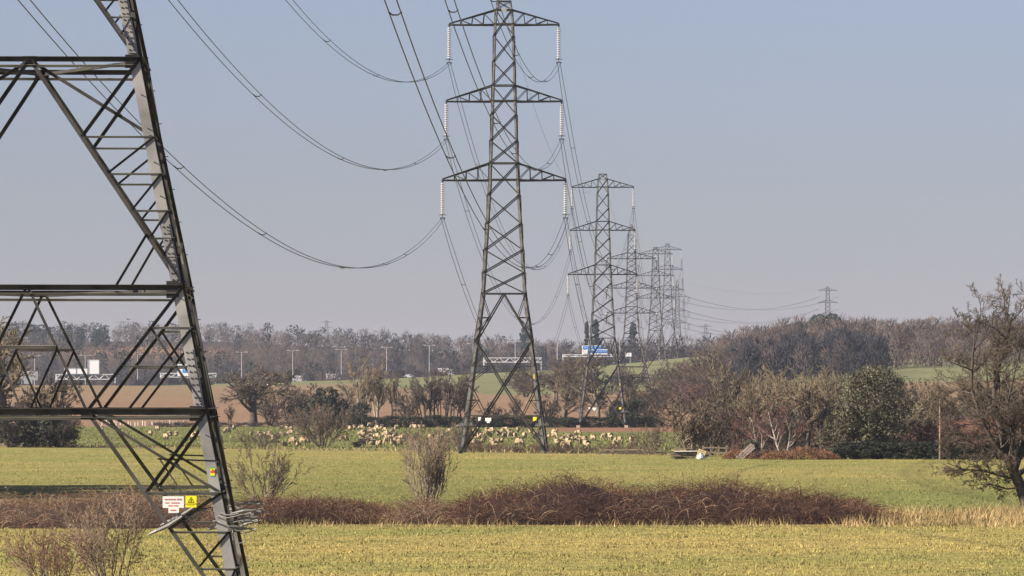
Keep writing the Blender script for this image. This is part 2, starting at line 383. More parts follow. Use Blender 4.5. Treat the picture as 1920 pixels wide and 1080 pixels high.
def suspension_tower():
    hw = hwf([(0, 4.0), (15, 2.05), (25.7, 1.37), (33.1, 1.12), (40.3, .90), (41.6, .76), (42.5, .62)])
    T = Tower(hw)
    T.leg([-.3, 5, 10.5, 15, 20, 25.7, 33.1, 40.3, 41.6, 42.5], lambda z: .25 if z < 12 else .21 if z < 25 else .17)
    z_ = lambda y: 5.5+(740-y)/20.0
    lv = [z_(y) for y in (550, 511, 468, 419, 365, 305, 263, 214, 159, 115, 66, 17)]
    for a, b in zip(lv[:-1], lv[1:]): T.xpanel(a, b, .10 if a > 30 else .115)
    for y in (550, 305, 159, 17): T.horiz(z_(y), .11)
    for y in (336, 188, 44): T.horiz(z_(y), .13, faces=(0, 1))
    T.horiz(42.46, .09); T.xpanel(41.7, 42.45, .06)
    za = 10.5
    T.brace4((0, 15), T.L(za), .125)
    for f in range(4):
        T.brace(f, T.L(za, -1), T.L(0.05, 1), .14, off=.02); T.brace(f, T.L(za, 1), T.L(0.05, -1), .14, off=-.05)
    xl = lambda z: -hw(za)+(hw(0)+hw(za))*(za-z)/za          # a long diagonal running left to right
    vd = lambda z: hw(za)*(15-z)/(15-za)
    T.brace4((vd(12.75), 12.75), T.L(12.75), .075, 'horizontal_brace'); T.brace4((vd(12.75), 12.75), T.L(15), .07); T.brace4((vd(12.75)+.05, 12.75), T.L(11.5), .06)
    T.brace4((vd(11.6), 11.6), T.L(12.75), .055)
    zb = 8.2
    T.brace4((-xl(zb), zb), T.L(zb), .085, 'horizontal_brace'); T.brace4((-xl(zb), zb), T.L(6.7), .07); T.brace4((-xl(9.3), 9.3), T.L(zb), .06)
    zc = 3.55
    T.horiz(zc, .085)
    T.brace4((xl(zc), zc), T.L(6.4), .085); T.brace4(T.L(5.0), ((xl(zc)+hw(6.4))/2, (zc+6.4)/2), .065); T.brace4(T.L(zc+.1), ((xl(zc)+hw(6.4))/2, (zc+6.4)/2), .065)
    T.brace4((xl(1.7), 1.7), T.L(1.7), .075, 'horizontal_brace'); T.brace4((xl(2.5), 2.5), T.L(zc), .06); T.brace4((xl(1.7), 1.7), T.L(2.7), .06)
    T.brace4((xl(1.7), 1.7), T.L(.5), .06)
    T.arm(z_(44), z_(17), 5.15, .11); T.arm(z_(188), z_(159), 5.42, .11); T.arm(z_(336), z_(305), 5.78, .12)
    return T

def plate(root, x, y, z, w, h, mt, name, tab=0.0, rn=None):
    b = MB().box((x, y, z), (w, .012, h))
    if tab: b.box((x+.02*w, y, z-h/2-tab/2+.003), (w*.5, .012, tab))
    o = b.obj(name, mt, root); return o
def guards(root, hw, z=2.75, r=.5):
    """barbed anti-climbing brackets round each leg"""
    for sx in (-1, 1):
        for sy in (-1, 1):
            b = MB(); c = Vector((sx*hw(z), sy*hw(z), z))
            for k in range(2):
                zz = z+.12*k-.1; rr = r*(1-.12*k)
                P = [(c.x+rr*math.cos(t)*1.25, c.y+rr*math.sin(t)*.8, zz+.04*math.sin(3*t+k)) for t in np.linspace(0, 2*math.pi, 13)]
                b.tube(P, .018, 4)
            for k in range(4):
                t = k*math.pi/2+.5; b.tube([(c.x, c.y, z-.25), (c.x+r*1.2*math.cos(t), c.y+r*.8*math.sin(t), z+.2)], .014, 4)
            b.obj('anti_climbing_guard', M['guard_metal'], root)

SUS = suspension_tower()
PYL_GROUP = 'pylons marching along the power line'
TOW = [  # x, distance, ground height, turn, height scale
    (-.75, 496, 0), (15.2, 884, 0), (28.0, 1237, 6.1), (43.4, 1597, 6.3), (56.6, 1922, 10.0), (73.8, 2357, 20.0), (160, 2676, 18.5)]
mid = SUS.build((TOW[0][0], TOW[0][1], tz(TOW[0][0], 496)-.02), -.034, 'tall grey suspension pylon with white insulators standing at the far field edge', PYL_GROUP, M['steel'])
guards(mid, SUS.hw)
yf = -SUS.hw(3.5)-.06
plate(mid, -2.15, yf, 3.25, .26, .34, M['white'], 'white_plate')
plate(mid, -1.35, yf, 3.2, .56, .32, M['white'], 'white_plate', .16)
plate(mid, 3.0, yf, 3.25, .34, .36, M['yellow'], 'warning_plate')
plate(mid, 0, -SUS.hw(41.6)-.2, 41.55, .5, .3, M['grey_sign'], 'number_plate')
plate(mid, SUS.hw(7.2)-.14, -SUS.hw(7.2)-.02, 7.2, .16, .4, mat('faded_orange', (.62, .42, .08), .7, .2, 8), 'circuit_tag')
for zz, xx in ((40.0, .75), (32.7, .98), (24.6, 1.3)):
    plate(mid, xx, -SUS.hw(zz)-.03, zz, .18, .26, M['post_wood'], 'circuit_tag')
far3 = copy_thing(mid, (TOW[1][0], TOW[1][1], tz(15.2, 884)-.02), -.04, 1.0, 'second suspension pylon on bare soil beyond the sheep, beside the brown hedge trees')
for sx in (-1, 1):
    for sy in (-1, 1): MB().box((sx*4.0, sy*4.0, .15), (.6, .6, .6)).obj('concrete_footing', M['foot'], far3)

# the heavy tension pylon
NX, NY, NR = -11.45, 127.0, .0335
nhw = hwf([(-1, 5.36), (0, 5.17), (17.1, 1.87), (22.7, 1.5), (44, .85), (47, .12)])
def tension_tower(near=True):
    T = Tower(nhw); hw = nhw
    T.leg([-.4, 5.15, 8.05, 13.45, 17.1, 22.7, 30, 37, 44, 46.9], lambda z: .245 if z < 17 else .20)
    H1, H2, H3, H4 = 13.45, 8.05, 5.15, 3.25
    mainx = lambda z: hw(H2)*(H1-z)/(H1-H2)
    B4 = lambda a, c, w, *q, **k: T.brace4(a, c, w*.66, *q, **k); W1 = .13
    T.horiz(H1, .12, 'main_beam'); T.horiz(H2, .13, 'main_beam'); T.horiz(H3, .15, 'main_beam')
    for f in range(4):                                           # second angle of each double horizontal
        for z in (H1, H2, H3): T.brace(f, (-hw(z)+.1, z-.17), (hw(z)-.1, z-.16), .065, 'horizontal_brace')
    for z in (H1, H2, H3):                                        # plan bracing inside the square
        w = hw(z)-.1
        for a, b in (((-w, -w), (0, w)), ((0, w), (w, -w))):
            T.m.append(('plan_brace', 'bracing', MB().angle((*a, z-.1), (*b, z-.1), .10, .014, (0, 0, 1))))
    B4((0, H1), T.L(H2), .14)
    zs = [11.6, 10.72, 9.85, 9.2, 8.75]
    B4((mainx(11.6), 11.6), T.L(H1), W1)
    for i, z in enumerate(zs):
        B4((mainx(z), z), T.L(z), .075, 'horizontal_brace')
        if i: B4((mainx(z), z), T.L(zs[i-1]), .08)
    B4((mainx(9.3), 9.3), (2.05, H2), .09)
    B4((.12, H1-.1), T.L(11.6), .12, faces=(0, 2), off=-.12)
    up = lambda z: hw(H1)*(17.1-z)/(17.1-H1)
    B4((0, 17.1), T.L(H1), .15); T.horiz(17.1, .13)
    for z, zb in ((14.45, 14.05), (15.2, 14.6), (16.0, 15.3)):
        B4((up(z), z), T.L(z), .07, 'horizontal_brace'); B4((up(zb), zb), T.L(z), .07)
    # H2..H3
    Nn = (1.42, H3); l12 = lambda z: hw(H2)+(1.42-hw(H2))*(H2-z)/(H2-H3); l11 = lambda z: 1.42*(H2-z)/(H2-H3)
    B4((0.02, H2), Nn, .10); B4(T.L(H2), Nn, .12)
    for f in range(4): T.brace(f, (-l11(6.65), 6.65), (l11(6.65), 6.65), .08, 'horizontal_brace')
    B4((l11(6.6), 6.6), (.08, H3), .08)
    B4((l12(7.1), 7.1), T.L(7.1), .075, 'horizontal_brace'); B4((l12(7.1), 7.1), T.L(H3), .09); B4(T.L(7.05), (2.35, H3), .09)
    B4((l12(6.2), 6.2), T.L(6.2), .06, 'horizontal_brace')
    # below H3
    l17 = lambda z: 1.42+(hw(0)-1.42)*(H3-z)/H3
    B4(Nn, (hw(0)-.05, 0.0), .14); B4(Nn, T.L(H4), .10); B4((l17(H4), H4), T.L(H3), .13)
    B4((l17(H4), H4), T.L(H4), .11, 'horizontal_brace')
    B4((l17(2.45), 2.45), T.L(H4), .10); B4((l17(2.35), 2.35), T.L(2.35), .08, 'horizontal_brace')
    B4((l17(1.55), 1.55), T.L(2.35), .08); B4((l17(1.5), 1.5), T.L(1.5), .07, 'horizontal_brace'); B4((l17(.8), .8), T.L(1.5), .07)
    B4((l17(4.2)+1.0, 4.05), (l17(H4)+.85, H4), .055); B4((l17(4.2)+.95, 4.05), T.L(4.0), .055)
    # upper body and arms
    lv = [17.1, 19.0, 21.0, 22.7, 24.6, 26.6, 28.2, 29.5, 31.2, 33, 34.8, 36.2, 37.5, 39.5, 41.5, 43.9]
    for a, b in zip(lv[:-1], lv[1:]): T.xpanel(a, b, .10)
    T.xpanel(43.9, 46.4, .07)
    for z in (22.7, 29.5, 37.5, 24.4, 31.1, 39.0, 43.9): T.horiz(z, .11)
    for z in (22.7, 29.5, 37.5): T.arm(z, z+1.6, 6.1, .14)
    return T
TEN = tension_tower()
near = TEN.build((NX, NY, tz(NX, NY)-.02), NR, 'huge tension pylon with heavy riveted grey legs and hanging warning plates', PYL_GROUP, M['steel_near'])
# splice plates with bolt heads, gussets and step bolts on its legs
def leg_pt(sx, sy, z): return Vector((sx*nhw(z), sy*nhw(z), z))
for sx in (-1, 1):
    for sy in (-1, 1):
        for z0, z1 in ((8.15, 9.55), (13.6, 14.9), (5.25, 6.6)):
            p0, p1 = leg_pt(sx, sy, z0), leg_pt(sx, sy, z1); off = Vector((-sx*.13, sy*.012, 0))
            o = MB().prism(p0+off, p1+off, [Vector((-.095, -.012, 0)), Vector((.095, -.012, 0)), Vector((.095, .012, 0)), Vector((-.095, .012, 0))]).obj('splice_plate', M['steel_near'], near)
            bb = MB()
            for i in range(9):
                for dx in (-.05, .05): 
                    q = p0.lerp(p1, (i+.5)/9)+off+Vector((dx, sy*.02, 0)); bb.box(q, (.032, .03, .032))
            bb.obj('bolts', M['steel_dark'], o, kind='stuff')
        b = MB()
        for i in range(30):
            q = leg_pt(sx, sy, 3.4+i*.4)
            if i % 2: b.box(q+Vector((-sx*.10, sy*.07, 0)), (.02, .14, .02))
            else: b.box(q+Vector((sx*.06, -sy*.1, 0)), (.12, .02, .02))
        b.obj('step_bolts', M['steel_dark'], near, kind='stuff')
for f in range(4):
    n = Vector((*FACES[f][0], 0)); e = Vector((*FACES[f][1], 0))
    for u, z, w, h in ((0, 13.4, .34, .24), (1.42, 5.1, .28, .26), (-1.42, 5.1, .28, .26), (nhw(8.05)-.22, 8.0, .3, .4), (-nhw(8.05)+.22, 8.0, .3, .4), (nhw(5.15)-.22, 5.1, .3, .36), (-nhw(5.15)+.22, 5.1, .3, .36), (nhw(13.45)-.2, 13.4, .26, .32), (-nhw(13.45)+.2, 13.4, .26, .32)):
        c = TEN.pt(f, u, z)+n*.03
        d = (w, .016, h) if f < 2 else (.016, w, h)
        MB().box(c, d).obj('gusset_plate', M['near_brace'], near)
# plates hung on the front horizontal
yf = -nhw(3.1)-.11
b = MB(); 
hang = MB()
for x in (3.26, 3.60, 3.78, 3.92): hang.box((x, yf+.02, 3.245), (.02, .02, .12))
hang.obj('sign_bracket', M['steel_dark'], near)
def text_mesh(txt, size, mt, parent, loc, name='lettering', width=1.0):
    cu = bpy.data.curves.new('lettering', 'FONT'); cu.body = txt; cu.size = size; cu.align_x = 'CENTER'; cu.align_y = 'CENTER'; cu.extrude = .002
    cu.space_character = width
    t = bpy.data.objects.new('t', cu); COL.objects.link(t)
    dg = bpy.context.evaluated_depsgraph_get(); me = bpy.data.meshes.new_from_object(t.evaluated_get(dg)); bpy.data.objects.remove(t)
    me.transform(Matrix.Rotation(math.pi/2, 4, 'X'))
    return link(name, me, parent, mt, loc)
wp = plate(near, 3.44, yf, 3.05, .49, .27, M['white'], 'white_plate', .12)
text_mesh('NATIONAL GRID', .052, M['red'], wp, (3.44, yf-.009, 3.11))
bb = MB()
for z, a, b_ in ((3.03, 3.26, 3.36), (3.03, 3.40, 3.60), (2.965, 3.33, 3.44), (2.965, 3.47, 3.56), (2.86, 3.38, 3.52)):
    x = a
    while x < b_: bb.box((x, yf-.008, z), (.012, .003, .026)); x += .02
bb.obj('small_print', M['red'], wp)
yp = plate(near, 3.85, yf, 3.06, .255, .27, M['yellow'], 'warning_plate')
def tri(b, cx, cz, r, w):
    P = [(cx+r*math.sin(t), cz+r*math.cos(t)) for t in (0, 2.094, 4.189)]
    for i in range(3):
        (x0, z0), (x1, z1) = P[i], P[(i+1) % 3]
        b.prism((x0, yf-.009, z0), (x1, yf-.009, z1), [Vector((0, -.002, -w/2)), Vector((0, .002, -w/2)), Vector((0, .002, w/2)), Vector((0, -.002, w/2))])
b = MB(); tri(b, 3.85, 3.085, .082, .012)
b.prism((3.865, yf-.009, 3.125), (3.845, yf-.009, 3.085), [Vector((-.008, -.002, 0)), Vector((.008, -.002, 0)), Vector((.008, .002, 0)), Vector((-.008, .002, 0))])
b.prism((3.86, yf-.009, 3.09), (3.845, yf-.009, 3.055), [Vector((-.008, -.002, 0)), Vector((.008, -.002, 0)), Vector((.008, .002, 0)), Vector((-.008, .002, 0))])
b.obj('warning_symbol', M['black'], yp)
text_mesh('DANGER OF DEATH', .026, M['black'], yp, (3.85, yf-.009, 3.005))
b = MB(); b.box((3.85, yf-.008, 2.965), (.13, .003, .006)); b.obj('small_print', M['black'], yp)
# coloured circuit tag on the leg
q = leg_pt(1, -1, 3.75)+Vector((-.1, -.02, 0))
tg = MB().box(q, (.10, .012, .20)).obj('circuit_tag', M['yellow'], near)
MB().box(q+Vector((0, -.009, 0)), (.10, .006, .05)).obj('stripe', M['red'], tg)
for d in (-.10, .10): MB().box(q+Vector((0, -.007, d)), (.102, .008, .03)).obj('stripe', M['green_print'], tg)
# barbed guards on the legs: pale sleeves and bent hoops
for sx in (-1, 1):
    for sy in (-1, 1):
        c = leg_pt(sx, sy, 2.62); R = np.random.default_rng(40+sx+3*sy)
        b = MB()
        for k in range(4):
            a = R.uniform(0, math.pi*2); rr = R.uniform(.35, .62); zz = c.z+R.uniform(-.18, .22); ti = R.uniform(-.25, .25)
            P = [(c.x+sx*.22+rr*math.cos(t), c.y+rr*.7*math.sin(t), zz+ti*rr*math.cos(t)+.03*math.sin(4*t)) for t in np.linspace(a, a+math.pi*1.7, 14)]
            b.tube(P, .013, 4)
        o = b.obj('barbed_wire_guard', M['guard_metal'], near)
        for dx0, dz0, dx1, dz1, yy in ((-.42, -.22, .02, -.12, -.2), (-.36, -.02, .3, .1, -.25), (.05, -.05, .72, .08, -.3), (.15, -.2, .8, .0, -.15), (.05, -.3, .55, -.18, -.2), (.1, .16, .7, .25, .1)):
            b2 = MB().tube([(c.x+sx*dx0, c.y+sy*-yy*-1, c.z+dz0), (c.x+sx*(dx0+dx1)/2, c.y+sy*-yy*-1-.03, c.z+(dz0+dz1)/2+.02), (c.x+sx*dx1, c.y+sy*-yy*-1, c.z+dz1)], [.02, .035, .014], 5)
            b2.obj('guard_sleeve', M['guard_metal'], o)
        b3 = MB().tube([(c.x+sx*.15, c.y-.05, c.z-.22), (c.x+sx*.42, c.y-.05, c.z-.25), (c.x+sx*.44, c.y-.05, c.z-.5), (c.x+sx*.16, c.y-.05, c.z-.55), (c.x+sx*.15, c.y-.05, c.z-.22)], .014, 4)
        b3.obj('guard_bracket', M['guard_metal'], o)
        # guard cone on the diagonal next to the leg
        zc = 2.5; xd = 1.42+(nhw(0)-1.42)*(5.15-zc)/5.15
        p = Vector((sx*xd, sy*nhw(zc), zc))
        MB().tube([p+Vector((-sx*.52, -.06, -.22)), p+Vector((-sx*.3, -.06, -.12)), p+Vector((-sx*.03, -.06, -.0)), p+Vector((sx*.3, -.06, .22))], [.015, .05, .055, .03], 6).obj('guard_cone', M['guard_metal'], near)
        b4 = MB()
        for k in range(4): b4.tube([p+Vector((0, -.05, .02*k)), p+Vector((sx*(.2+.1*k), -.05, .3-.05*k)), p+Vector((sx*(.45+.1*k), -.05, .12+.04*k))], .014, 4)
        b4.obj('barbed_wire_guard', M['steel_dark'], near)

# far pylons of the line
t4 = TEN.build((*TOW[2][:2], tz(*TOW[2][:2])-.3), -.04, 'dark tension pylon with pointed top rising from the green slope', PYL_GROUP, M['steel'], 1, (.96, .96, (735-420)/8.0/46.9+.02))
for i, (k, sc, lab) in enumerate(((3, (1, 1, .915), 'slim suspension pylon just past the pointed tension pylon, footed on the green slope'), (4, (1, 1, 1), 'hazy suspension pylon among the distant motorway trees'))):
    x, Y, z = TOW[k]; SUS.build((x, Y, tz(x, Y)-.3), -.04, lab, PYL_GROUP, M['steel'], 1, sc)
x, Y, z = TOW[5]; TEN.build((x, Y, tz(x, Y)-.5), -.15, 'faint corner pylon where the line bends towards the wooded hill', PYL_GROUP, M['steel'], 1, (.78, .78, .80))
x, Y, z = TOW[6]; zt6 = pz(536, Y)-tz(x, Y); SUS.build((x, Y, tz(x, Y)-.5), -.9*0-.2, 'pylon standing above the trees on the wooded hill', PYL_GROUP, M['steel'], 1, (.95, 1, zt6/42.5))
for p_, y_, Y_, w_, lab in ((229.6, 602, 3900, 2.9, 'tiny distant pylon above the pine wood beside the flying bird'), (612.5, 601, 4100, 2.3, 'pylon top barely showing over the bare birch wood'), (1323, 608, 4000, 2.5, 'pale ghostly pylon in the dip beside the wooded hill')):
    x = px(p_, Y_); zt = pz(y_, Y_); zb = tz(x, Y_)-.5
    SUS.build((x, Y_, zb), .1, lab, 'distant pylons on the skyline', M['steel'], 1, (w_*Y_/F, w_*Y_/F, (zt-zb)/42.5))

# ------------------------------------------------------------------ insulators and conductors
ZSUS = [40.3, 33.1, 25.7]; TIPS = [5.15, 5.42, 5.78]; ILEN = 3.55
b = MB(); core = MB().tube([(0, 0, 0), (0, 0, -3.15)], .055, 6)
for i in range(14):
    z = -.16-i*.212; d_ = MB().lathe([(.06, z+.03), (.13, z), (.20, z-.045), (.205, z-.07), (.17, z-.085), (.06, z-.07)], 10); b.add(d_.v, d_.f)
me_disc = b.mesh('disc_stack'); me_disc.materials.append(M['porcelain'])
me_core = core.mesh('core_rod'); me_core.materials.append(M['steel_dark'])
b = MB()
for s in (-1, 1):
    P = [(s*.14+.20*math.cos(t), .0+.20*math.sin(t), -3.12) for t in np.linspace(0, 2*math.pi, 15)]; b.tube(P, .022, 5)
me_ring = b.mesh('arcing_ring'); me_ring.materials.append(M['steel_dark'])
b = MB().tube([(0, 0, -3.1), (0, 0, -3.4)], .035, 6).box((0, 0, -3.42), (.5, .06, .1)).box((-.2, 0, -3.5), (.06, .3, .1)).box((.2, 0, -3.5), (.06, .3, .1))
me_clamp = b.mesh('suspension_clamp'); me_clamp.materials.append(M['steel_dark'])
lvl = ['upper', 'middle', 'lower']
PNAME = ['the field-edge pylon', 'the pylon on bare soil', '', 'the slim pylon on the slope', 'the hazy pylon', '', 'the pylon on the wooded hill']
def rot(x, y, a): return x*math.cos(a)-y*math.sin(a), x*math.sin(a)+y*math.cos(a)
HANG = {}    # conductor attachment points per tower: [level][side]
NEARP = {}
for k in (0, 1, 3, 4, 6):
    x, Y, z = TOW[k]; g = tz(x, Y)-(.02 if k < 2 else .3); a = {0: -.034, 1: -.04, 3: -.04, 4: -.04, 6: -.2}[k]
    sz = {0: 1, 1: 1, 3: .915, 4: 1, 6: zt6/42.5}[k]; HANG[k] = []
    for l in range(3):
        row = []
        for si, s in enumerate((-1, 1)):
            dx, dy = rot(s*TIPS[l]*(.95 if k == 6 else 1), 0, a); top = (x+dx, Y+dy, g+(ZSUS[l]-.16)*sz)
            r = thing('insulator_string', top, 'white ribbed insulator string hanging from the %s crossarm of %s' % (lvl[l], PNAME[k]), 'insulator', 'suspension insulators on the power line', a)
            link('disc_stack', me_disc, r, kind='stuff'); link('core_rod', me_core, r); 
            if k < 2: link('arcing_ring', me_ring, r)
            link('suspension_clamp', me_clamp, r)
            row.append(Vector((top[0], top[1], top[2]-3.5)))
        HANG[k].append(row)
# tension sets: near tower, fourth tower and the corner tower
def tension_points(k, root, x, Y, g, a, sx_, sz_, names, back_to=None, fwd_to=None):
    out = []
    for l, z in enumerate((22.7, 29.5, 37.5)):
        row = []
        for s in (-1, 1):
            dx, dy = rot(s*6.1*sx_, 0, a); row.append(Vector((x+dx, Y+dy, g+z*sz_-.15)))
        out.append(row)
    return out[::-1]
NEARP = tension_points(-1, near, NX, NY, tz(NX, NY), NR, 1, 1, '')
zs4 = (735-420)/8.0/46.9+.02
HANG[2] = tension_points(2, t4, TOW[2][0], TOW[2][1], tz(*TOW[2][:2])-.3, -.04, .96, zs4, '')
HANG[5] = tension_points(5, None, TOW[5][0], TOW[5][1], tz(*TOW[5][:2])-.5, -.15, .78, .80, '')
HANG[-1] = NEARP
def tension_string(p, q, label):
    """horizontal string of discs from the arm tip p towards q; returns the wire end"""
    d = (Vector(q)-Vector(p)); d.z -= d.length*.10; d.normalize()
    r = thing('tension_insulator', p, label, 'insulator', 'tension insulators on the power line')
    r.rotation_euler = d.to_track_quat('-Z', 'Y').to_euler()
    link('disc_stack', me_disc, r, kind='stuff'); link('core_rod', me_core, r); link('suspension_clamp', me_clamp, r)
    return Vector(p)+d*3.5
SAGS = {(-1, 0): [9.6, 8.7, 8.5], (0, 1): [14.4, 14.6, 14.8], (1, 2): [10, 10, 10], (2, 3): [9, 9, 9], (3, 4): [8, 8, 8], (4, 5): [9, 9, 9], (5, 6): [6, 6, 6]}
SPN = {(-1, 0): 'from huge plated pylon to field-edge pylon', (0, 1): 'from field-edge pylon to pylon on bare soil', (1, 2): 'from pylon on bare soil to pointed tension pylon',
       (2, 3): 'from the pointed pylon to the slim pylon', (3, 4): 'from the slim pylon to the hazy pylon', (4, 5): 'from the hazy pylon to the corner pylon', (5, 6): 'from corner pylon to pylon on wooded hill'}
TN = {-1: 'the huge plated pylon', 2: 'the pointed tension pylon', 5: 'the faint corner pylon'}
JUMP = {}
def wire_pts(A, B, sag, n): return [A.lerp(B, i/n)-Vector((0, 0, 4*sag*(i/n)*(1-i/n))) for i in range(n+1)]
for (i, j), sg in SAGS.items():
    for l in range(3):
        for s in range(2):
            A, Bp = HANG[i][l][s].copy(), HANG[j][l][s].copy()
            if i in TN:
                A2 = tension_string(A, Bp, 'insulator string pulled level from the %s crossarm of %s' % (lvl[l], TN[i])); JUMP.setdefault((i, l, s), []).append(A2); A = A2
            if j in TN:
                B2 = tension_string(Bp, A, 'insulator string pulled level from the %s crossarm of %s' % (lvl[l], TN[j])); JUMP.setdefault((j, l, s), []).append(B2); Bp = B2
            d = (Bp-A); d.z = 0; L_ = d.length; d.normalize(); side = Vector((d.y, -d.x, 0))
            r_ = thing('conductor_bundle', A, '%s-arm twin wires %s' % (lvl[l], SPN[(i, j)]), 'power line', 'twin conductors of the power line')
            n = 64 if i < 1 else 28
            rad = {-1: .024, 0: .026, 1: .027}.get(i, .034)
            pts = wire_pts(Vector((0, 0, 0)), Bp-A, sg[l], n); gap = .2
            for q in (-gap, gap):
                MB().tube([p+side*q*min(1, .6+8*min(k_/n, 1-k_/n)) for k_, p in enumerate(pts)], rad, 4).obj('wire', M['wire'], r_)
            if i < 2:
                nsp = 7
                for k_ in range(1, nsp):
                    p = wire_pts(Vector((0, 0, 0)), Bp-A, sg[l], nsp*10)[k_*10-3+int(U(0, 5))]
                    MB().tube([p-side*(gap+.03)+Vector((0, 0, .04)), p-side*.1-Vector((0, 0, .07)), p+side*.1-Vector((0, 0, .07)), p+side*(gap+.03)+Vector((0, 0, .04))], .028, 4).obj('spacer', M['wire'], r_)
for (k, l, s), pr in JUMP.items():
    if len(pr) == 2:
        A, Bp = pr; o = MB().tube([p-A for p in wire_pts(A, Bp, 2.2, 12)], .05, 4).obj('jumper_loop', M['wire'], None, loc=A, label='short looped jumper wire under the %s crossarm of %s' % (lvl[l], TN[k]), cat='power line', group='jumper loops on tension pylons')
# earth wire along the tops
def top(k):
    if k == -1: return Vector((NX, NY, 46.9))
    x, Y, z = TOW[k]; g = tz(x, Y)-.3
    return Vector((x, Y, g+{0: 42.7, 1: 42.7, 2: 46.9*zs4, 3: 42.5*.915, 4: 42.5, 5: 46.9*.8, 6: zt6}[k]))
for (i, j) in SAGS:
    A, Bp = top(i), top(j); MB().tube([p-A for p in wire_pts(A, Bp, {-1: 7, 0: 9}.get(i, 5), 40)], .014 if i < 2 else .02, 4).obj('earth_wire', M['wire'], None, loc=A, label='thin single earth wire ' + SPN[(i, j)], cat='power line', group='earth wires of the power line')

# ------------------------------------------------------------------ trees
class TreeGen:
    def __init__(s, seed):
        s.R = np.random.default_rng(seed); s.tv = []; s.tf = []; s.tn = 0; s.cv = []; s.cf = []; s.cn = 0; s.par = []
    def emit(s, P, r, n, crown):
        P = np.asarray(P); k = len(P)
        a = np.gradient(P, axis=0); a /= np.linalg.norm(a, axis=1, keepdims=True)+1e-9
        h = np.where(np.abs(a[:, 2:3]) < .9, np.array([[0, 0, 1.]]), np.array([[1., 0, 0]]))
        e = np.cross(a, h); e /= np.linalg.norm(e, axis=1, keepdims=True)+1e-9; g = np.cross(e, a)
        th = np.arange(n)*2*np.pi/n
        V = P[:, None]+(e[:, None]*np.cos(th)[None, :, None]+g[:, None]*np.sin(th)[None, :, None])*np.asarray(r)[:, None, None]
        i = (np.arange(k-1)[:, None]*n+np.arange(n)[None]).ravel(); j = (np.arange(k-1)[:, None]*n+((np.arange(n)+1) % n)[None]).ravel()
        Fc = np.stack([i, j, j+n, i+n], 1)
        if crown: s.cv.append(V.reshape(-1, 3)); s.cf.append(Fc+s.cn); s.cn += k*n
        else: s.tv.append(V.reshape(-1, 3)); s.tf.append(Fc+s.tn); s.tn += k*n
    def line(s, p, d, Ln, nseg, jit, up):
        P = [p]; d = d/np.linalg.norm(d); D = [d]
        J = s.R.normal(0, jit, (nseg, 3))
        for i in range(nseg):
            d = d+J[i]+np.array([0, 0, up]); d = d/np.linalg.norm(d); P.append(P[-1]+d*Ln/nseg); D.append(d)
        return np.array(P), np.array(D)
    def grow(s, P, D, Ln, r, lv, C):
        """P,D polyline already laid; sprout children along it"""
        c = C[lv]; n = c['n']
        for i in range(n):
            t = c['t0']+(1-c['t0'])*(i+s.R.uniform(0, 1))/n
            k = min(int(t*(len(P)-1)), len(P)-2); f = t*(len(P)-1)-k; q = P[k]*(1-f)+P[k+1]*f; d0 = D[k]
            az = s.R.uniform(0, 2*np.pi); h = np.cross(d0, s.R.normal(0, 1, 3)); h /= np.linalg.norm(h)+1e-9
            an = math.radians(c['ang']*s.R.uniform(.65, 1.3)); d = d0*math.cos(an)+h*math.sin(an)
            L2 = Ln*c['len']*s.R.uniform(.6, 1.15)*(1-c.get('tl', .45)*t); r2 = min(r*(1-.7*t)*.75, r*c.get('r', .5))
            if c.get('last'):
                s.par.append((q, d, L2)); continue
            P2, D2 = s.line(q, d, L2, c['seg'], c['jit'], c['up'])
            rr = np.linspace(r2, r2*.25, len(P2)); s.emit(P2, np.maximum(rr, s.minr), 3 if lv else 5, lv >= 1)
            s.grow(P2, D2, L2, r2, lv+1, C)
    def spikes(s, m, w, spread, droop=0.0):
        if not s.par: return
        q = np.array([a for a, b, c in s.par]); d = np.array([b for a, b, c in s.par]); Ln = np.array([c for a, b, c in s.par])
        q = np.repeat(q, m, 0); d = np.repeat(d, m, 0); Ln = np.repeat(Ln, m)*s.R.uniform(.45, 1.15, len(q))
        d = d+s.R.normal(0, spread, d.shape)+np.array([0, 0, -droop]); d /= np.linalg.norm(d, axis=1, keepdims=True)
        # root along the parent twig
        h = s.R.normal(0, 1, d.shape); e = np.cross(d, h); e /= np.linalg.norm(e, axis=1, keepdims=True); g = np.cross(d, e)
        ww = w*s.R.uniform(.6, 1.3, (len(q), 1))
        tip = q+d*Ln[:, None]
        V = np.stack([q+e*ww, q+(-.5*e+.87*g)*ww, q+(-.5*e-.87*g)*ww, tip], 1).reshape(-1, 3)
        b = np.arange(len(q))*4
        Fc = np.concatenate([np.stack([b, b+1, b+3], 1), np.stack([b+1, b+2, b+3], 1), np.stack([b+2, b, b+3], 1)])
        s.sv = V; s.sf = Fc
    def meshes(s, H=None, Wd=None):
        tv = np.concatenate(s.tv); tf = np.concatenate(s.tf)
        cv = list(s.cv); fs = []
        if s.cf: fs.append(np.concatenate(s.cf))
        base = s.cn
        allc = np.concatenate(cv) if cv else np.zeros((0, 3))
        if hasattr(s, 'sv'): allc = np.concatenate([allc, s.sv]); fs.append(s.sf+base)
        if H:
            z1 = np.percentile(allc[:, 2], 99.7); kz = H/z1
            wx = np.percentile(np.abs(allc[:, :2]-np.median(allc[:, :2], 0)), 97)*2; kx = Wd/wx
            for a in (tv, allc): a[:, 2] *= kz; a[:, :2] *= kx
        return tv, tf, allc, fs
TREES = {}
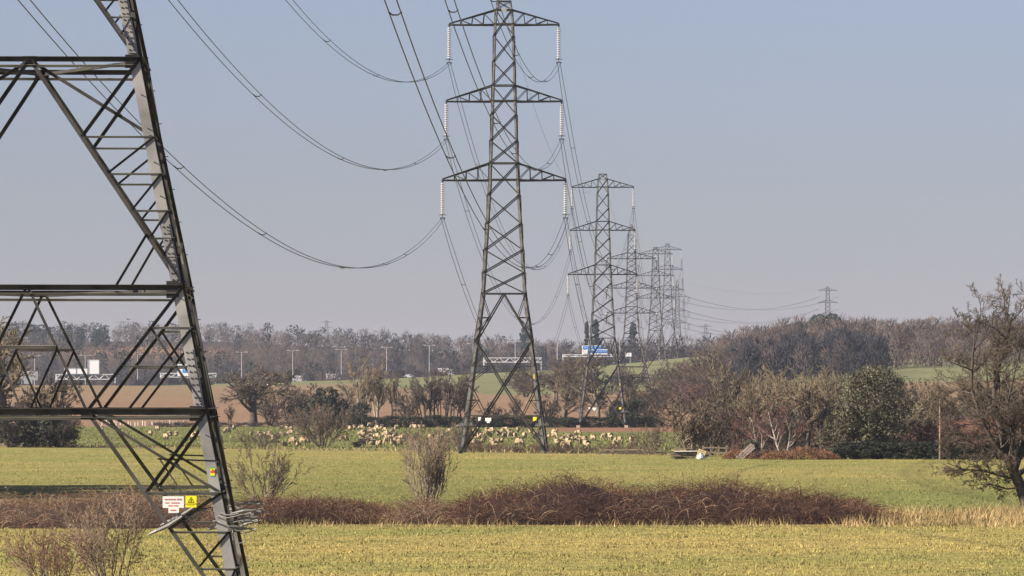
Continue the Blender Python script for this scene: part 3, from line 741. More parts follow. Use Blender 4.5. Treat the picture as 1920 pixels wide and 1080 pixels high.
def make_tree(key, seed, H, Wd, C, stems, m, w, spread, bark, twig, minr=.012, droop=0.0, leaf=None):
    g = TreeGen(seed); g.minr = minr
    for (p, d, Ln, r, seg, jit, up) in stems:
        if hasattr(d[0], '__len__'): P = np.array(d, float); D = np.gradient(P, axis=0); D /= np.linalg.norm(D, axis=1, keepdims=True)
        else: P, D = g.line(np.array(p, float), np.array(d, float), Ln, seg, jit, up)
        rr = np.linspace(r, r*.3, len(P)); rr[0] *= 1.3; g.emit(P, rr, 7, False); g.grow(P, D, Ln, r, 0, C)
    g.spikes(m, w, spread, droop)
    tv, tf, cv, fs = g.meshes(H, Wd)
    tv[:, 2] -= .12
    tm = mesh_np(key+'_trunk', tv, [tf]); cm = mesh_np(key+'_crown', cv, fs)
    tm.materials.append(M[bark]); cm.materials.append(M[twig])
    TREES[key] = (tm, cm)
    return tm, cm
def lvC(n, ang, ln, seg=4, jit=.16, up=.04, t0=.25, last=False, tl=.45, r=.5): return dict(n=n, ang=ang, len=ln, seg=seg, jit=jit, up=up, t0=t0, last=last, tl=tl, r=r)
R0 = np.random.default_rng(77)
def fan(n, ang, L0, L1, r, jit=.1, up=.05, seg=6, rad=.25):
    out = []
    for i in range(n):
        az = R0.uniform(0, 2*math.pi); an = math.radians(ang*math.sqrt(R0.uniform(.02, 1)))
        q = R0.uniform(0, rad); out.append(((q*math.cos(az), q*math.sin(az), -.15), (math.cos(az)*math.sin(an), math.sin(az)*math.sin(an), math.cos(an)), R0.uniform(L0, L1), r*R0.uniform(.6, 1.1), seg, jit, up))
    return out
# archetypes: oak, ash, alder, hawthorn, coppice shrubs, birch
for v in range(2):
    if v == 0: make_tree('oak%d' % v, 100+v, 9.8, 12, [lvC(14, 62, .95, 6, .22, .07, .30, tl=.3, r=.5), lvC(9, 50, .55, 5, .22, .06, .22), lvC(7, 48, .55, 4, .22, .06, .2), lvC(6, 42, .6, last=True, t0=.1)],
              [((0, 0, 0), (0, 0, 1), 6.5, .42, 6, .08, .05)], 4, .026, .5, 'bark_dark', 'twig_brown', .02)
    make_tree('ash%d' % v, 110+v, 11.5, 5.5, [lvC(11, 34, .5, 6, .10, .10, .25, tl=.35), lvC(8, 36, .5, 4, .12, .09, .2), lvC(6, 34, .5, 3, .12, .08, .2), lvC(4, 30, .55, last=True, t0=.1)],
              [((-.3*k, .2*k, 0), (-.13*k+.02, .05, 1), 8.5-.6*k, .22-.03*k, 7, .06, .03) for k in range(3)], 4, .024, .4, 'bark_pale', 'twig_pale', .016)
    make_tree('alder%d' % v, 120+v, 9.0, 5.0, [lvC(11, 38, .42, 5, .14, .08, .35, tl=.35), lvC(7, 40, .5, 4, .16, .06, .2), lvC(5, 38, .55, 3, .15, .05, .2), lvC(5, 36, .5, last=True, t0=.1)],
              [((-.5, .1, 0), (-.14, .0, 1), 7, .17, 7, .09, .04), ((.1, 0, 0), (.03, .1, 1), 7.5, .2, 7, .09, .04), ((.6, -.1, 0), (.2, .03, 1), 6.5, .16, 7, .09, .04)], 4, .028, .5, 'bark_dark', 'twig_brown', .016)
    make_tree('thorn%d' % v, 130+v, 5.2, 6.0, [lvC(11, 60, .7, 5, .28, .05, .12, tl=.3), lvC(8, 50, .5, 4, .28, .03, .2), lvC(6, 50, .5, 3, .28, .03, .2), lvC(4, 45, .5, last=True, t0=.1)],
              fan(4, 28, 3.2, 3.8, .14, .14, .03), 3, .021, .55, 'bark_dark', 'twig_dark' if v else 'twig_brown', .014)
    if v == 0: make_tree('shrub%d' % v, 140+v, 4.4, 6.0, [lvC(7, 32, .5, 4, .12, .06, .25, tl=.4), lvC(6, 34, .5, 3, .12, .05, .2), lvC(5, 30, .5, last=True, t0=.1)],
              fan(26, 52, 3.4, 4.6, .05, .09, .05), 4, .016, .35, 'bark_brown', 'twig_brown', .012)
make_tree('sapling0', 150, 3.9, 2.6, [lvC(7, 28, .42, 4, .10, .09, .3, tl=.4), lvC(6, 32, .5, 3, .12, .06, .2), lvC(4, 30, .55, last=True, t0=.1)], fan(26, 24, 2.8, 3.9, .040, .06, .05, rad=.35), 2, .0075, .25, 'bark_pale', 'twig_brown', .011)
make_tree('sapling1', 151, 2.9, 2.9, [lvC(6, 36, .45, 4, .14, .10, .3, tl=.4), lvC(6, 36, .5, 3, .14, .07, .2), lvC(4, 30, .5, last=True, t0=.1)], fan(15, 30, 2.0, 2.9, .04, .10, .06, rad=.25), 5, .0075, .32, 'bark_brown', 'twig_brown', .007)
make_tree('sapling2', 152, 2.4, 2.9, [lvC(7, 38, .45, 4, .15, .08, .3, tl=.4), lvC(6, 38, .5, 3, .15, .06, .2), lvC(4, 32, .5, last=True, t0=.1)], fan(20, 40, 1.8, 2.6, .026, .10, .04, rad=.3), 5, .0055, .34, 'bark_brown', 'twig_pale', .0055)
make_tree('birch0', 160, 5.6, 4.6, [lvC(8, 36, .5, 5, .12, .08, .22, tl=.3), lvC(8, 38, .5, 4, .14, .0, .2), lvC(6, 34, .5, 3, .12, -.03, .2), lvC(6, 30, .6, last=True, t0=.1)],
          [((-.25, 0, 0), (-.12, 0, 1), 4.6, .10, 6, .07, .03), ((.1, .1, 0), (.10, .05, 1), 4.8, .11, 6, .07, .03)], 3, .013, .35, 'bark_birch', 'twig_red', .012, .15)
make_tree('scrub0', 170, 1.5, 3.4, [lvC(6, 36, .5, 3, .16, .05, .2, tl=.3), lvC(5, 36, .5, 3, .16, .04, .2), lvC(4, 34, .5, last=True, t0=.1)], fan(22, 58, 1.1, 1.9, .018, .13, .05, rad=.9), 4, .012, .35, 'bark_brown', 'twig_red', .010)
make_tree('scrub1', 171, 2.2, 3.6, [lvC(6, 36, .5, 3, .16, .05, .2, tl=.3), lvC(5, 36, .5, 3, .16, .04, .2), lvC(4, 34, .5, last=True, t0=.1)], fan(20, 50, 1.4, 2.2, .02, .13, .05, rad=.7), 4, .012, .35, 'bark_brown', 'twig_brown', .010)
make_tree('round0', 180, 11.5, 8.0, [lvC(14, 50, .55, 5, .14, .10, .2, tl=.3), lvC(9, 44, .5, 4, .15, .08, .2), lvC(6, 42, .5, 3, .15, .06, .2), lvC(5, 38, .5, last=True, t0=.1)],
          [((0, 0, 0), (.02, 0, 1), 8.5, .35, 7, .06, .03), ((.3, 0, 0), (.2, 0, 1), 7.0, .22, 7, .06, .03)], 4, .024, .45, 'bark_brown', 'twig_brown', .02)

# the leaning tree beside the bank: its limbs follow the photograph
big = [((0, 0, 0), [(0, 0, 0), (-.15, .05, .7), (-.45, .1, 1.6), (-.85, .1, 2.6), (-1.1, .05, 3.2)], 3.6, .27, 4, 0, 0)]
g = TreeGen(900); g.minr = .009
CB = [lvC(14, 48, .44, 6, .15, .05, .10, tl=.25, r=.45), lvC(8, 46, .58, 5, .17, .05, .12), lvC(6, 44, .58, 4, .17, .04, .15), lvC(4, 36, .9, last=True, t0=.1)]
def limb(P, r):
    P = np.array(P, float); D = np.gradient(P, axis=0); D /= np.linalg.norm(D, axis=1, keepdims=True); Ln = float(np.linalg.norm(np.diff(P, axis=0), axis=1).sum())
    g.emit(P, np.linspace(r, r*.2, len(P)), 7, False); g.grow(P, D, Ln, r*.8, 0, CB)
g.emit(np.array(big[0][1]), np.linspace(.30, .22, 5), 8, False)
limb([(-1.1, .05, 3.2), (-1.3, .1, 4.4), (-1.6, .3, 5.8), (-1.5, .2, 7.4), (-1.0, .1, 9.0), (-.8, 0, 10.2)], .17)
limb([(-1.05, .05, 3.0), (-1.7, -.3, 3.8), (-2.3, -.5, 5.0), (-2.7, -.4, 6.6), (-2.6, -.2, 8.4), (-2.4, -.2, 9.4)], .13)
limb([(-.85, .1, 2.7), (-1.7, .5, 3.2), (-2.6, .6, 3.6), (-3.5, .8, 4.4), (-3.9, .9, 5.6)], .09)
limb([(-.5, .1, 1.8), (-1.3, -.4, 2.0), (-2.2, -.6, 2.3), (-3.1, -.9, 2.35), (-3.9, -1.0, 2.7)], .075)
limb([(-.7, .1, 2.2), (-.3, .4, 3.4), (.3, .8, 5.2), (.6, 1.0, 7.4), (.5, .9, 10.0)], .17)
limb([(-.6, .1, 2.0), (.5, -.4, 3.0), (1.5, -.6, 4.4), (2.2, -.7, 6.4), (2.4, -.7, 8.8)], .15)
limb([(-.9, .0, 2.8), (-1.0, 1.0, 4.0), (-1.6, 1.8, 5.6), (-1.9, 2.0, 8.2)], .12)
limb([(-.9, .0, 2.8), (-.8, -1.0, 4.0), (-1.2, -1.9, 5.6), (-.6, -2.0, 8.6)], .12)
limb([(.3, -.2, 2.2), (1.6, .4, 2.6), (2.8, .5, 3.4), (3.6, .5, 4.6)], .08)
limb([(-.4, .1, 1.4), (-1.0, .2, 1.35), (-1.9, .1, 1.6), (-2.5, .0, 1.55)], .05)
g.spikes(3, .0080, .40)
tv, tf, cv, fs = g.meshes(); tv[:, 2] -= .1
TREES['big'] = (mesh_np('big_trunk', tv, [tf]), mesh_np('big_crown', cv, fs))
TREES['big'][0].materials.append(M['bark_dark']); TREES['big'][1].materials.append(mat('twigs_of_leaning_tree', (.095, .073, .056), .95, .3, 1.0))

def leafy(key, seed, H, Wd, nleaf, size, leafmat, shape='round', trunk=True):
    R = np.random.default_rng(seed); nc = max(12, nleaf//70)
    if shape == 'cone': 
        zc = R.uniform(.12, 1, nc); rad = (1-zc)*.5+.05; 
    elif shape == 'pine': zc = R.uniform(.45, 1, nc); rad = .5*np.sqrt(np.clip(1-((zc-.68)/.36)**2, .05, 1))
    elif shape == 'hedge': zc = R.uniform(.05, .92, nc); rad = np.full(nc, .5)
    else: zc = R.uniform(.06, 1, nc); rad = .5*np.clip(1-((zc-.42)/.62)**2, .04, 1)**.6
    th = R.uniform(0, 2*np.pi, nc); rr = rad*np.sqrt(R.uniform(.25, 1, nc))*(.92+.34*np.sin(2*th+seed+2*zc)+.24*np.sin(5*th+9*zc+seed) if shape == 'round' else 1)
    C = np.stack([rr*np.cos(th)*Wd, rr*np.sin(th)*Wd, zc*H*.94], 1); cr = R.uniform(.07, .16, nc)*Wd*(.6 if shape == 'cone' else 1)
    k = R.integers(0, nc, nleaf); d = R.normal(0, 1, (nleaf, 3)); d /= np.linalg.norm(d, axis=1, keepdims=True)
    p = C[k]+d*(cr[k]*R.uniform(.5, 1.1, nleaf)**.5)[:, None]*np.array([1, 1, .75]); p[:, 2] = np.maximum(p[:, 2], .05)
    a = R.normal(0, 1, (nleaf, 3)); a /= np.linalg.norm(a, axis=1, keepdims=True); bq = np.cross(a, d+R.normal(0, .5, (nleaf, 3))); bq /= np.linalg.norm(bq, axis=1, keepdims=True)+1e-9
    s_ = (size*R.uniform(.5, 1.4, nleaf))[:, None]
    V = np.stack([p+a*s_, p+bq*s_*.6, p-a*s_, p-bq*s_*.6], 1).reshape(-1, 3); b = np.arange(nleaf)*4
    cm = mesh_np(key+'_crown', V, [np.stack([b, b+1, b+2, b+3], 1)]); cm.materials.append(M[leafmat])
    tb = MB()
    tb.tube([(0, 0, -.1), (.02*H, 0, H*.35), (0, .02*H, H*.8)], [H*.035, H*.025, H*.008], 6)
    for i in range(10):
        j = R.integers(0, nc); z0 = max(.1, C[j, 2]*.6); tb.tube([(0, 0, z0), tuple(C[j])], [H*.010, H*.003], 4)
    tm = tb.mesh(key+'_trunk'); tm.materials.append(M['bark_dark'])
    TREES[key] = (tm, cm)
leafy('ivy0', 200, 7.8, 7.5, 26000, .085, 'leaf_ivy'); leafy('ivy1', 201, 5.0, 4.5, 9000, .105, 'leaf_ivy')
leafy('holly0', 202, 6.5, 6.0, 6000, .20, 'leaf_dark'); leafy('conifer0', 203, 14, 6.0, 5000, .42, 'leaf_conifer', 'cone')
leafy('pine0', 204, 13, 10, 3000, .38, 'leaf_conifer', 'pine'); leafy('darkbush0', 205, 4.5, 5.5, 6500, .13, 'leaf_dark')

SIZE = {}
for k_, (tm, cm) in TREES.items():
    co = np.empty(len(cm.vertices)*3, np.float32); cm.vertices.foreach_get('co', co); co = co.reshape(-1, 3)
    SIZE[k_] = (np.percentile(co[:, 2], 99.5), 2*np.percentile(np.abs(co[:, :2]), 96))
def plant(key, x, Y, H, Wd, name, label, cat='tree', group=None, rz=None, twig=None, bark=None):
    tm, cm = TREES[key]; h, w = SIZE[key]
    r = thing(name, (x, Y, tz(x, Y)-.03), label, cat, group, U(0, 6.28) if rz is None else rz, (Wd/w, Wd/w, H/h))
    a = link('trunk', tm, r); c = link('crown', cm, r)
    for o, mm in ((a, bark), (c, twig)):
        if mm: o.material_slots[0].link = 'OBJECT'; o.material_slots[0].material = M[mm]
    return r
def plantp(key, p, Y, H, Wd, *a, **k): return plant(key, px(p, Y), Y, H, Wd, *a, **k)

plant('big', 24.2, 247, SIZE['big'][0]*.91, SIZE['big'][1]*1.02, 'leaning_tree', 'large bare tree with leaning dark trunk rooted in the dry grass bank', group=None, rz=0)
plantp('sapling0', 800, 237, 4.0, 2.15, 'coppiced_shrub', 'upright bare coppice with many straight stems rising from the bramble bank', 'shrub', twig='twig_straw')
plantp('sapling1', 492, 262, 2.9, 2.9, 'bare_shrub', 'spreading bare shrub with gnarled dark stems behind the heavy pylon leg', 'shrub')
plantp('sapling2', 208, 151, 2.7, 2.9, 'bare_shrub', 'pale twiggy bush in the front field below the pylon', 'shrub', twig='twig_straw')
plantp('sapling2', 105, 148, 2.0, 2.6, 'bare_shrub', 'small reddish twiggy bush beside the pale one in the front field', 'shrub', twig='twig_rust', bark='bark_brown')
# along the far edge of the second field
plantp('thorn1', 18, 552, 4.6, 6.0, 'hawthorn_bush', 'dark dense thorn bush at the foot of the tall bare tree', 'bush', twig='twig_dark')
plantp('darkbush0', 45, 553, 3.9, 6.2, 'evergreen_bush', 'dark leafy bush half inside the thorn clump', 'bush', 'dark bushes under the tall bare tree')
plantp('darkbush0', 95, 551, 3.4, 4.6, 'evergreen_bush', 'dark leafy bush half inside the thorn clump', 'bush', 'dark bushes under the tall bare tree')
plantp('thorn1', 112, 550, 4.0, 5.0, 'hawthorn_bush', 'dark thorn bush ending the clump beside the pasture', 'bush', twig='twig_dark')
plantp('round0', 15, 560, 13.2, 11.0, 'bare_tree', 'tall bare brown tree above the dark thorn clump', twig='twig_pale')
plantp('thorn0', 95, 562, 7.3, 5.6, 'bare_tree', 'shorter round-topped bare tree beside the tall one above the thorn clump', twig='twig_pale')
plantp('shrub0', 606, 552, 4.7, 6.2, 'bare_shrub', 'broad fan-shaped bare bush among the grazing sheep', 'shrub')
plantp('scrub1', 487, 538, 2.1, 5.0, 'bare_shrub', 'low thin grey bush in front of the sheep near the heavy leg', 'shrub', twig='twig_brown')
plantp('shrub0', 862, 508, 2.9, 3.0, 'bare_shrub', 'dense grey bush against one foot of the field-edge pylon', 'shrub')
plantp('scrub1', 800, 522, 2.4, 5.0, 'bare_shrub', 'thin tangled bush just beyond the upright coppice', 'shrub')
for i, p in enumerate((895, 920, 950, 985, 1015, 1050, 1090, 1130, 1165, 1200)):
    x = px(p, 490); Y = float(edgeY(x))+6; x = px(p, Y)
    plant('scrub0', x, Y, U(.8, 1.25), U(2.4, 3.4), 'low_scrub', 'low reddish scrub at the pasture edge', 'shrub', 'low scrub along the pasture edge')
plantp('scrub1', 1222, 478, 3.0, 3.4, 'bare_shrub', 'thin upright bush between the rail fence and the spreading hawthorn', 'shrub')
plantp('thorn0', 1292, 470, 5.5, 5.6, 'hawthorn_tree', 'spreading hawthorn with several grey trunks behind the timber pile', twig='twig_brown', bark='bark_brown')
plantp('thorn1', 1335, 478, 4.6, 4.4, 'hawthorn_tree', 'darker hawthorn filling the gap beside the spreading hawthorn', twig='twig_dark')
# right-hand tree belt
belt = [(1352, 600, 9.2, 5.5, 'ash0', 'twig_pale'), (1388, 610, 8.8, 5.0, 'round0', 'twig_brown'), (1425, 605, 9.0, 5.6, 'ash1', 'twig_pale'), (1462, 600, 9.8, 5.6, 'ash0', 'twig_pale'), (1500, 590, 10.4, 6.0, 'ash1', 'twig_pale'),
        (1540, 600, 10.2, 6.2, 'ash0', 'twig_pale'), (1578, 605, 10.0, 5.6, 'round0', 'twig_brown'), (1690, 600, 9.8, 6.0, 'round0', 'twig_brown'), (1728, 610, 9.2, 5.5, 'ash1', 'twig_pale'), (1765, 600, 8.8, 6.0, 'round0', 'twig_brown'), (1800, 605, 8.8, 5.5, 'ash0', 'twig_pale'), (1845, 600, 9.2, 6.0, 'round0', 'twig_brown'), (1895, 606, 9.6, 6.0, 'ash1', 'twig_pale')]
for p, Y, H, Wd, k_, tw in belt:
    plantp(k_, p, Y, H, Wd, 'bare_tree', 'tall pale ash in the back row of the tree belt' if k_.startswith('ash') else 'tall round-crowned brown tree in the back row of the tree belt', 'tree', 'back row of the tree belt', twig=tw)
front = [(1372, 520, 6.6, 5.0, 'alder0', 'twig_brown', 'bare tree just beyond the leaning pale sheet'), (1410, 505, 6.9, 4.8, 'ash0', 'twig_pale', 'slender pale ash between the leaning sheet and the birches'), (1515, 500, 7.6, 5.0, 'alder1', 'twig_pale', 'tall pale bare tree just past the white-stemmed birches'),
         (1556, 505, 7.9, 5.0, 'ash1', 'twig_pale', 'pale ash touching the big ivy-clad tree'), (1705, 505, 6.4, 4.8, 'round0', 'twig_brown', 'brown round bush behind the ivy-clad tree'), (1745, 495, 5.0, 4.4, 'thorn0', 'twig_red', 'red-twigged thorn behind the tall bare pole'),
         (1795, 492, 4.9, 4.6, 'thorn0', 'twig_red', 'red-twigged thorn in front of the tiled cottage'), (1775, 560, 7.4, 5.5, 'round0', 'twig_brown', 'round brown tree between the tall bare pole and the cottage'), (1725, 545, 6.8, 5.0, 'ash0', 'twig_pale', 'pale ash just past the ivy-clad tree'), (1805, 575, 7.2, 5.5, 'ash1', 'twig_pale', 'pale ash behind the end of the cottage roof'), (1852, 585, 7.6, 5.5, 'round0', 'twig_brown', 'round brown tree behind the cottage chimney'), (1885, 590, 7.4, 5.0, 'ash0', 'twig_pale', 'pale ash behind the cottage gable'), (1838, 560, 6.5, 4.4, 'alder0', 'twig_brown', 'bare tree behind the ridge of the tiled cottage'), (1915, 560, 6.5, 4.4, 'alder1', 'twig_brown', 'bare tree behind the gable of the tiled cottage')]
for p, Y, H, Wd, k_, tw, lab in front: plantp(k_, p, Y, H, Wd, 'bare_tree', lab, twig=tw)
plantp('birch0', 1468, 458, 5.7, 4.0, 'birch_tree', 'white-stemmed birch with purple twigs above the orange bracken')
plantp('birch0', 1424, 461, 4.6, 2.6, 'birch_tree', 'thinner leaning birch nearer the pale sheet', rz=2.0)
plantp('ivy0', 1642, 462, 7.9, 7.4, 'ivy_tree', 'big dark green ivy-clad tree in the field-edge belt')
plantp('ivy1', 1596, 458, 4.6, 4.4, 'ivy_tree', 'smaller ivy-covered tree leaning into the big one')
plantp('ivy1', 1410, 457, 1.6, 1.8, 'evergreen_bush', 'small dark evergreen bush under the leaning pale sheet', 'bush')
for i, p in enumerate((1585, 1625, 1665, 1705, 1745, 1785, 1825, 1865, 1905)):
    Y = 449-.4*i; plantp('darkbush0', p, Y+3, U(1.2, 1.7), 3.2, 'evergreen_bush', 'low dark bush in the shady hedge bottom', 'bush', 'hedge bottom under the tree belt')
RF = np.random.default_rng(21)
for i in range(30):
    p = 1335+19.5*i+RF.uniform(-8, 8); x = px(p, 470); Y = float(edgeY(x))+RF.uniform(14, 45) if p < 1560 else RF.uniform(462, 500)
    plantp(['thorn0', 'thorn1', 'shrub0', 'scrub1'][RF.integers(0, 4)], p, Y, RF.uniform(2.2, 4.2), RF.uniform(3.5, 5.5), 'undergrowth_bush', 'tangled bare bush in the undergrowth of the tree belt', 'bush', 'undergrowth of the tree belt', twig=['twig_red', 'twig_brown', 'twig_dark'][RF.integers(0, 3)])
for i in range(54):
    p = RF.uniform(1345, 2040); Y = RF.uniform(500, 720); k_ = ['ash0', 'ash1', 'round0', 'alder0', 'alder1', 'thorn0'][RF.integers(0, 6)]
    if 1810 < p and 505 < Y < 560: Y += 60
    ytop = np.interp(p, [1340, 1400, 1500, 1600, 1700, 1800, 2040], [715, 705, 690, 690, 700, 720, 715])+RF.uniform(0, 45)
    H = pz(ytop, Y)-tz(px(p, Y), Y); 
    plantp(k_, p, Y, H, RF.uniform(4.5, 7), 'bare_tree', 'bare tree in the dense middle of the tree belt', 'tree', 'dense middle of the tree belt', twig=['twig_pale', 'twig_brown', 'twig_pale', 'twig_dark'][RF.integers(0, 4)])
for i in range(20):
    p = RF.uniform(1225, 1400); Y = RF.uniform(1010, 1240); H = RF.uniform(4, 8); k_ = ['round0', 'thorn0', 'thorn1', 'alder0'][RF.integers(0, 4)]
    plantp(k_, p, Y, H, RF.uniform(7, 10), 'thicket_tree', 'bare tree in the scrub below the wooded hill', 'tree', 'scrub below the wooded hill', twig=['twig_red', 'twig_brown', 'twig_dark'][RF.integers(0, 3)])
# hedgerow across the middle distance
hr = [('oak0', 474, 905, 10.4, 13.0, 'oak_tree', 'spreading flat-topped oak standing in the far hedgerow', None), ('alder1', 432, 885, 4.0, 2.0, 'small_tree', 'little crooked tree next to the spreading oak', 'twig_dark'), ('thorn1', 545, 900, 6.7, 6.2, 'bare_tree', 'dark rounded bare tree next to the spreading oak', None),
      ('holly0', 610, 895, 6.6, 6.0, 'holly_tree', 'black-green holly in the far hedgerow', None), ('ash0', 672, 900, 12.0, 7.0, 'ash_tree', 'pale feathery ash, tallest in the far hedgerow', None), ('ash1', 708, 902, 11.2, 6.4, 'ash_tree', 'second pale ash beside the tallest one', None),
      ('alder0', 738, 895, 9.6, 5.5, 'alder_tree', 'thin dark alder joining the ashes', None), ('round0', 645, 915, 7.6, 6.0, 'bare_tree', 'brown bare tree between the holly and the tallest ash', None), ('thorn0', 505, 930, 7.0, 6.5, 'bare_tree', 'brown bare tree behind the edge of the spreading oak', None), ('thorn1', 575, 925, 7.4, 6.5, 'bare_tree', 'dark bare tree between the spreading oak and the holly', None), ('thorn1', 765, 890, 7.0, 5.4, 'bare_tree', 'low dark tree between the ashes and the alder row', None), ('darkbush0', 678, 880, 4.2, 3.4, 'evergreen_bush', 'dark ivy bush at the foot of the tallest ash', None)]
for k_, p, Y, H, Wd, nm, lab, tw in hr: plantp(k_, p, Y, H, Wd, nm, lab, 'bush' if 'bush' in nm else 'tree', twig=tw)
for i, (p, H) in enumerate(((792, 8.4), (808, 8.8), (824, 9.4), (840, 9.3), (856, 9.0), (872, 8.3))):
    plantp('alder%d' % (i % 2), p, 890+4*(i % 3), H*1.05, 5.4, 'alder_tree', 'bare dark-stemmed alder in the close alder row of the far hedgerow', 'tree', 'row of alders in the far hedgerow', twig='twig_dark' if i % 2 else 'twig_brown')
for k_, p, Y, H, Wd, lab, tw in (('thorn1', 932, 905, 4.4, 5.0, 'small dark thorn framed by the legs of the field-edge pylon', None), ('alder1', 968, 905, 5.6, 3.0, 'thin tree framed by the legs of the field-edge pylon', None), ('thorn1', 1030, 900, 5.9, 5.2, 'dark thorn in the hedgerow between the two suspension pylons', None),
                            ('round0', 1056, 925, 11.0, 6.6, 'round brown tree between the two suspension pylons', None), ('round0', 1122, 915, 12.4, 8.2, 'biggest round brown tree, behind the pylon on bare soil', None), ('darkbush0', 1160, 905, 4.6, 3.6, 'dark bush behind the pylon on bare soil', None),
                            ('darkbush0', 1192, 905, 4.8, 4.4, 'dark leafy bush past the pylon on bare soil', None), ('thorn1', 1222, 900, 5.4, 4.6, 'dark thorn bush ending the far hedgerow', None), ('thorn0', 1190, 960, 6.5, 6.0, 'brown thorn showing over the dark bushes', None)):
    plantp(k_, p, Y, H, Wd, 'hedgerow_tree', lab, 'tree', twig=tw)
for p, H, Wd in ((655, 1.8, 4), (695, 1.7, 4), (735, 1.9, 4), (775, 1.8, 4), (815, 2.0, 4), (850, 1.8, 4), (905, 1.9, 4.2), (945, 1.8, 4.2), (985, 1.9, 4.2), (1025, 1.8, 4.2), (1065, 1.7, 4.2), (1105, 1.8, 4.2), (1145, 1.7, 4.2), (1185, 1.8, 4.2), (1222, 1.8, 4.2)):
    plantp('darkbush0', p, 886+U(-4, 4), H*1.05, Wd*1.2, 'hedge_bush', 'low dark hedge bush along the bottom of the far hedgerow', 'bush', 'bottom of the far hedgerow')
for p in (300, 325, 352, 405, 440, 480, 520, 560, 600): plantp('thorn1', p, 900+U(-3, 3), U(.9, 1.3), 4.4, 'hedge_bush', 'low clipped thorn hedge bush below the ploughed field', 'bush', 'clipped hedge below the ploughed field', twig='twig_dark')
# an overgrown hedge off to the left whose shade falls across the field
for i in range(6): plant('holly0', -36.5-2.6*(i % 2), 278+7.2*i, 10.5, 8.5, 'holly_tree', 'dense holly in the overgrown hedge whose shadow crosses the field', 'tree', 'overgrown holly hedge')
# mid-distance groups before the motorway
for p, Y, H, Wd, k_, lab in ((1040, 1150, 9, 9, 'round0', 'brown thicket tree at the foot of the green slope'), (1005, 1180, 7.5, 8, 'round0', 'brown thicket tree at the foot of the green slope'), (1078, 1210, 10, 9, 'round0', 'brown thicket tree at the foot of the green slope'), (985, 1220, 6.5, 8, 'thorn0', 'brown thicket tree at the foot of the green slope'),
                             (1180, 1215, 7.5, 7, 'thorn1', 'dark thorn beside the pointed tension pylon'), (1320, 1250, 10, 10, 'round0', 'brown thicket tree at the foot of the wooded hill'), (1290, 1260, 7, 9, 'thorn0', 'brown thicket tree at the foot of the wooded hill'), (1345, 1220, 11, 10, 'round0', 'brown thicket tree at the foot of the wooded hill'), (1262, 1265, 5.5, 9, 'thorn0', 'brown thicket tree at the foot of the wooded hill')):
    plantp(k_, p, Y, H, Wd, 'thicket_tree', lab, 'tree', 'thickets on the slope')
for p, y_, Y, k_, Wd, lab in ((1100, 604, 2450, 'conifer0', 3.2, 'dark pointed conifer rising from the motorway wood'), (1117, 600, 2440, 'conifer0', 5, 'taller dark conifer of the pair in the motorway wood'), (1187, 606, 2420, 'conifer0', 5.2, 'broad dark conifer seen between the pylons'), (985, 612, 2500, 'pine0', 5, 'small dark pine on the skyline of the bare wood'),
                              (1533, 590, 1850, 'pine0', 7, 'dark pine at the foot of the pylon on the wooded hill'), (1562, 589, 1850, 'pine0', 7, 'second dark pine beside the pylon on the wooded hill'), (1497, 603, 1850, 'conifer0', 5, 'small fir on the skyline of the wooded hill')):
    x = px(p, Y); plant(k_, x, Y, pz(y_, Y)-tz(x, Y), Wd, 'conifer_tree', lab, 'tree')

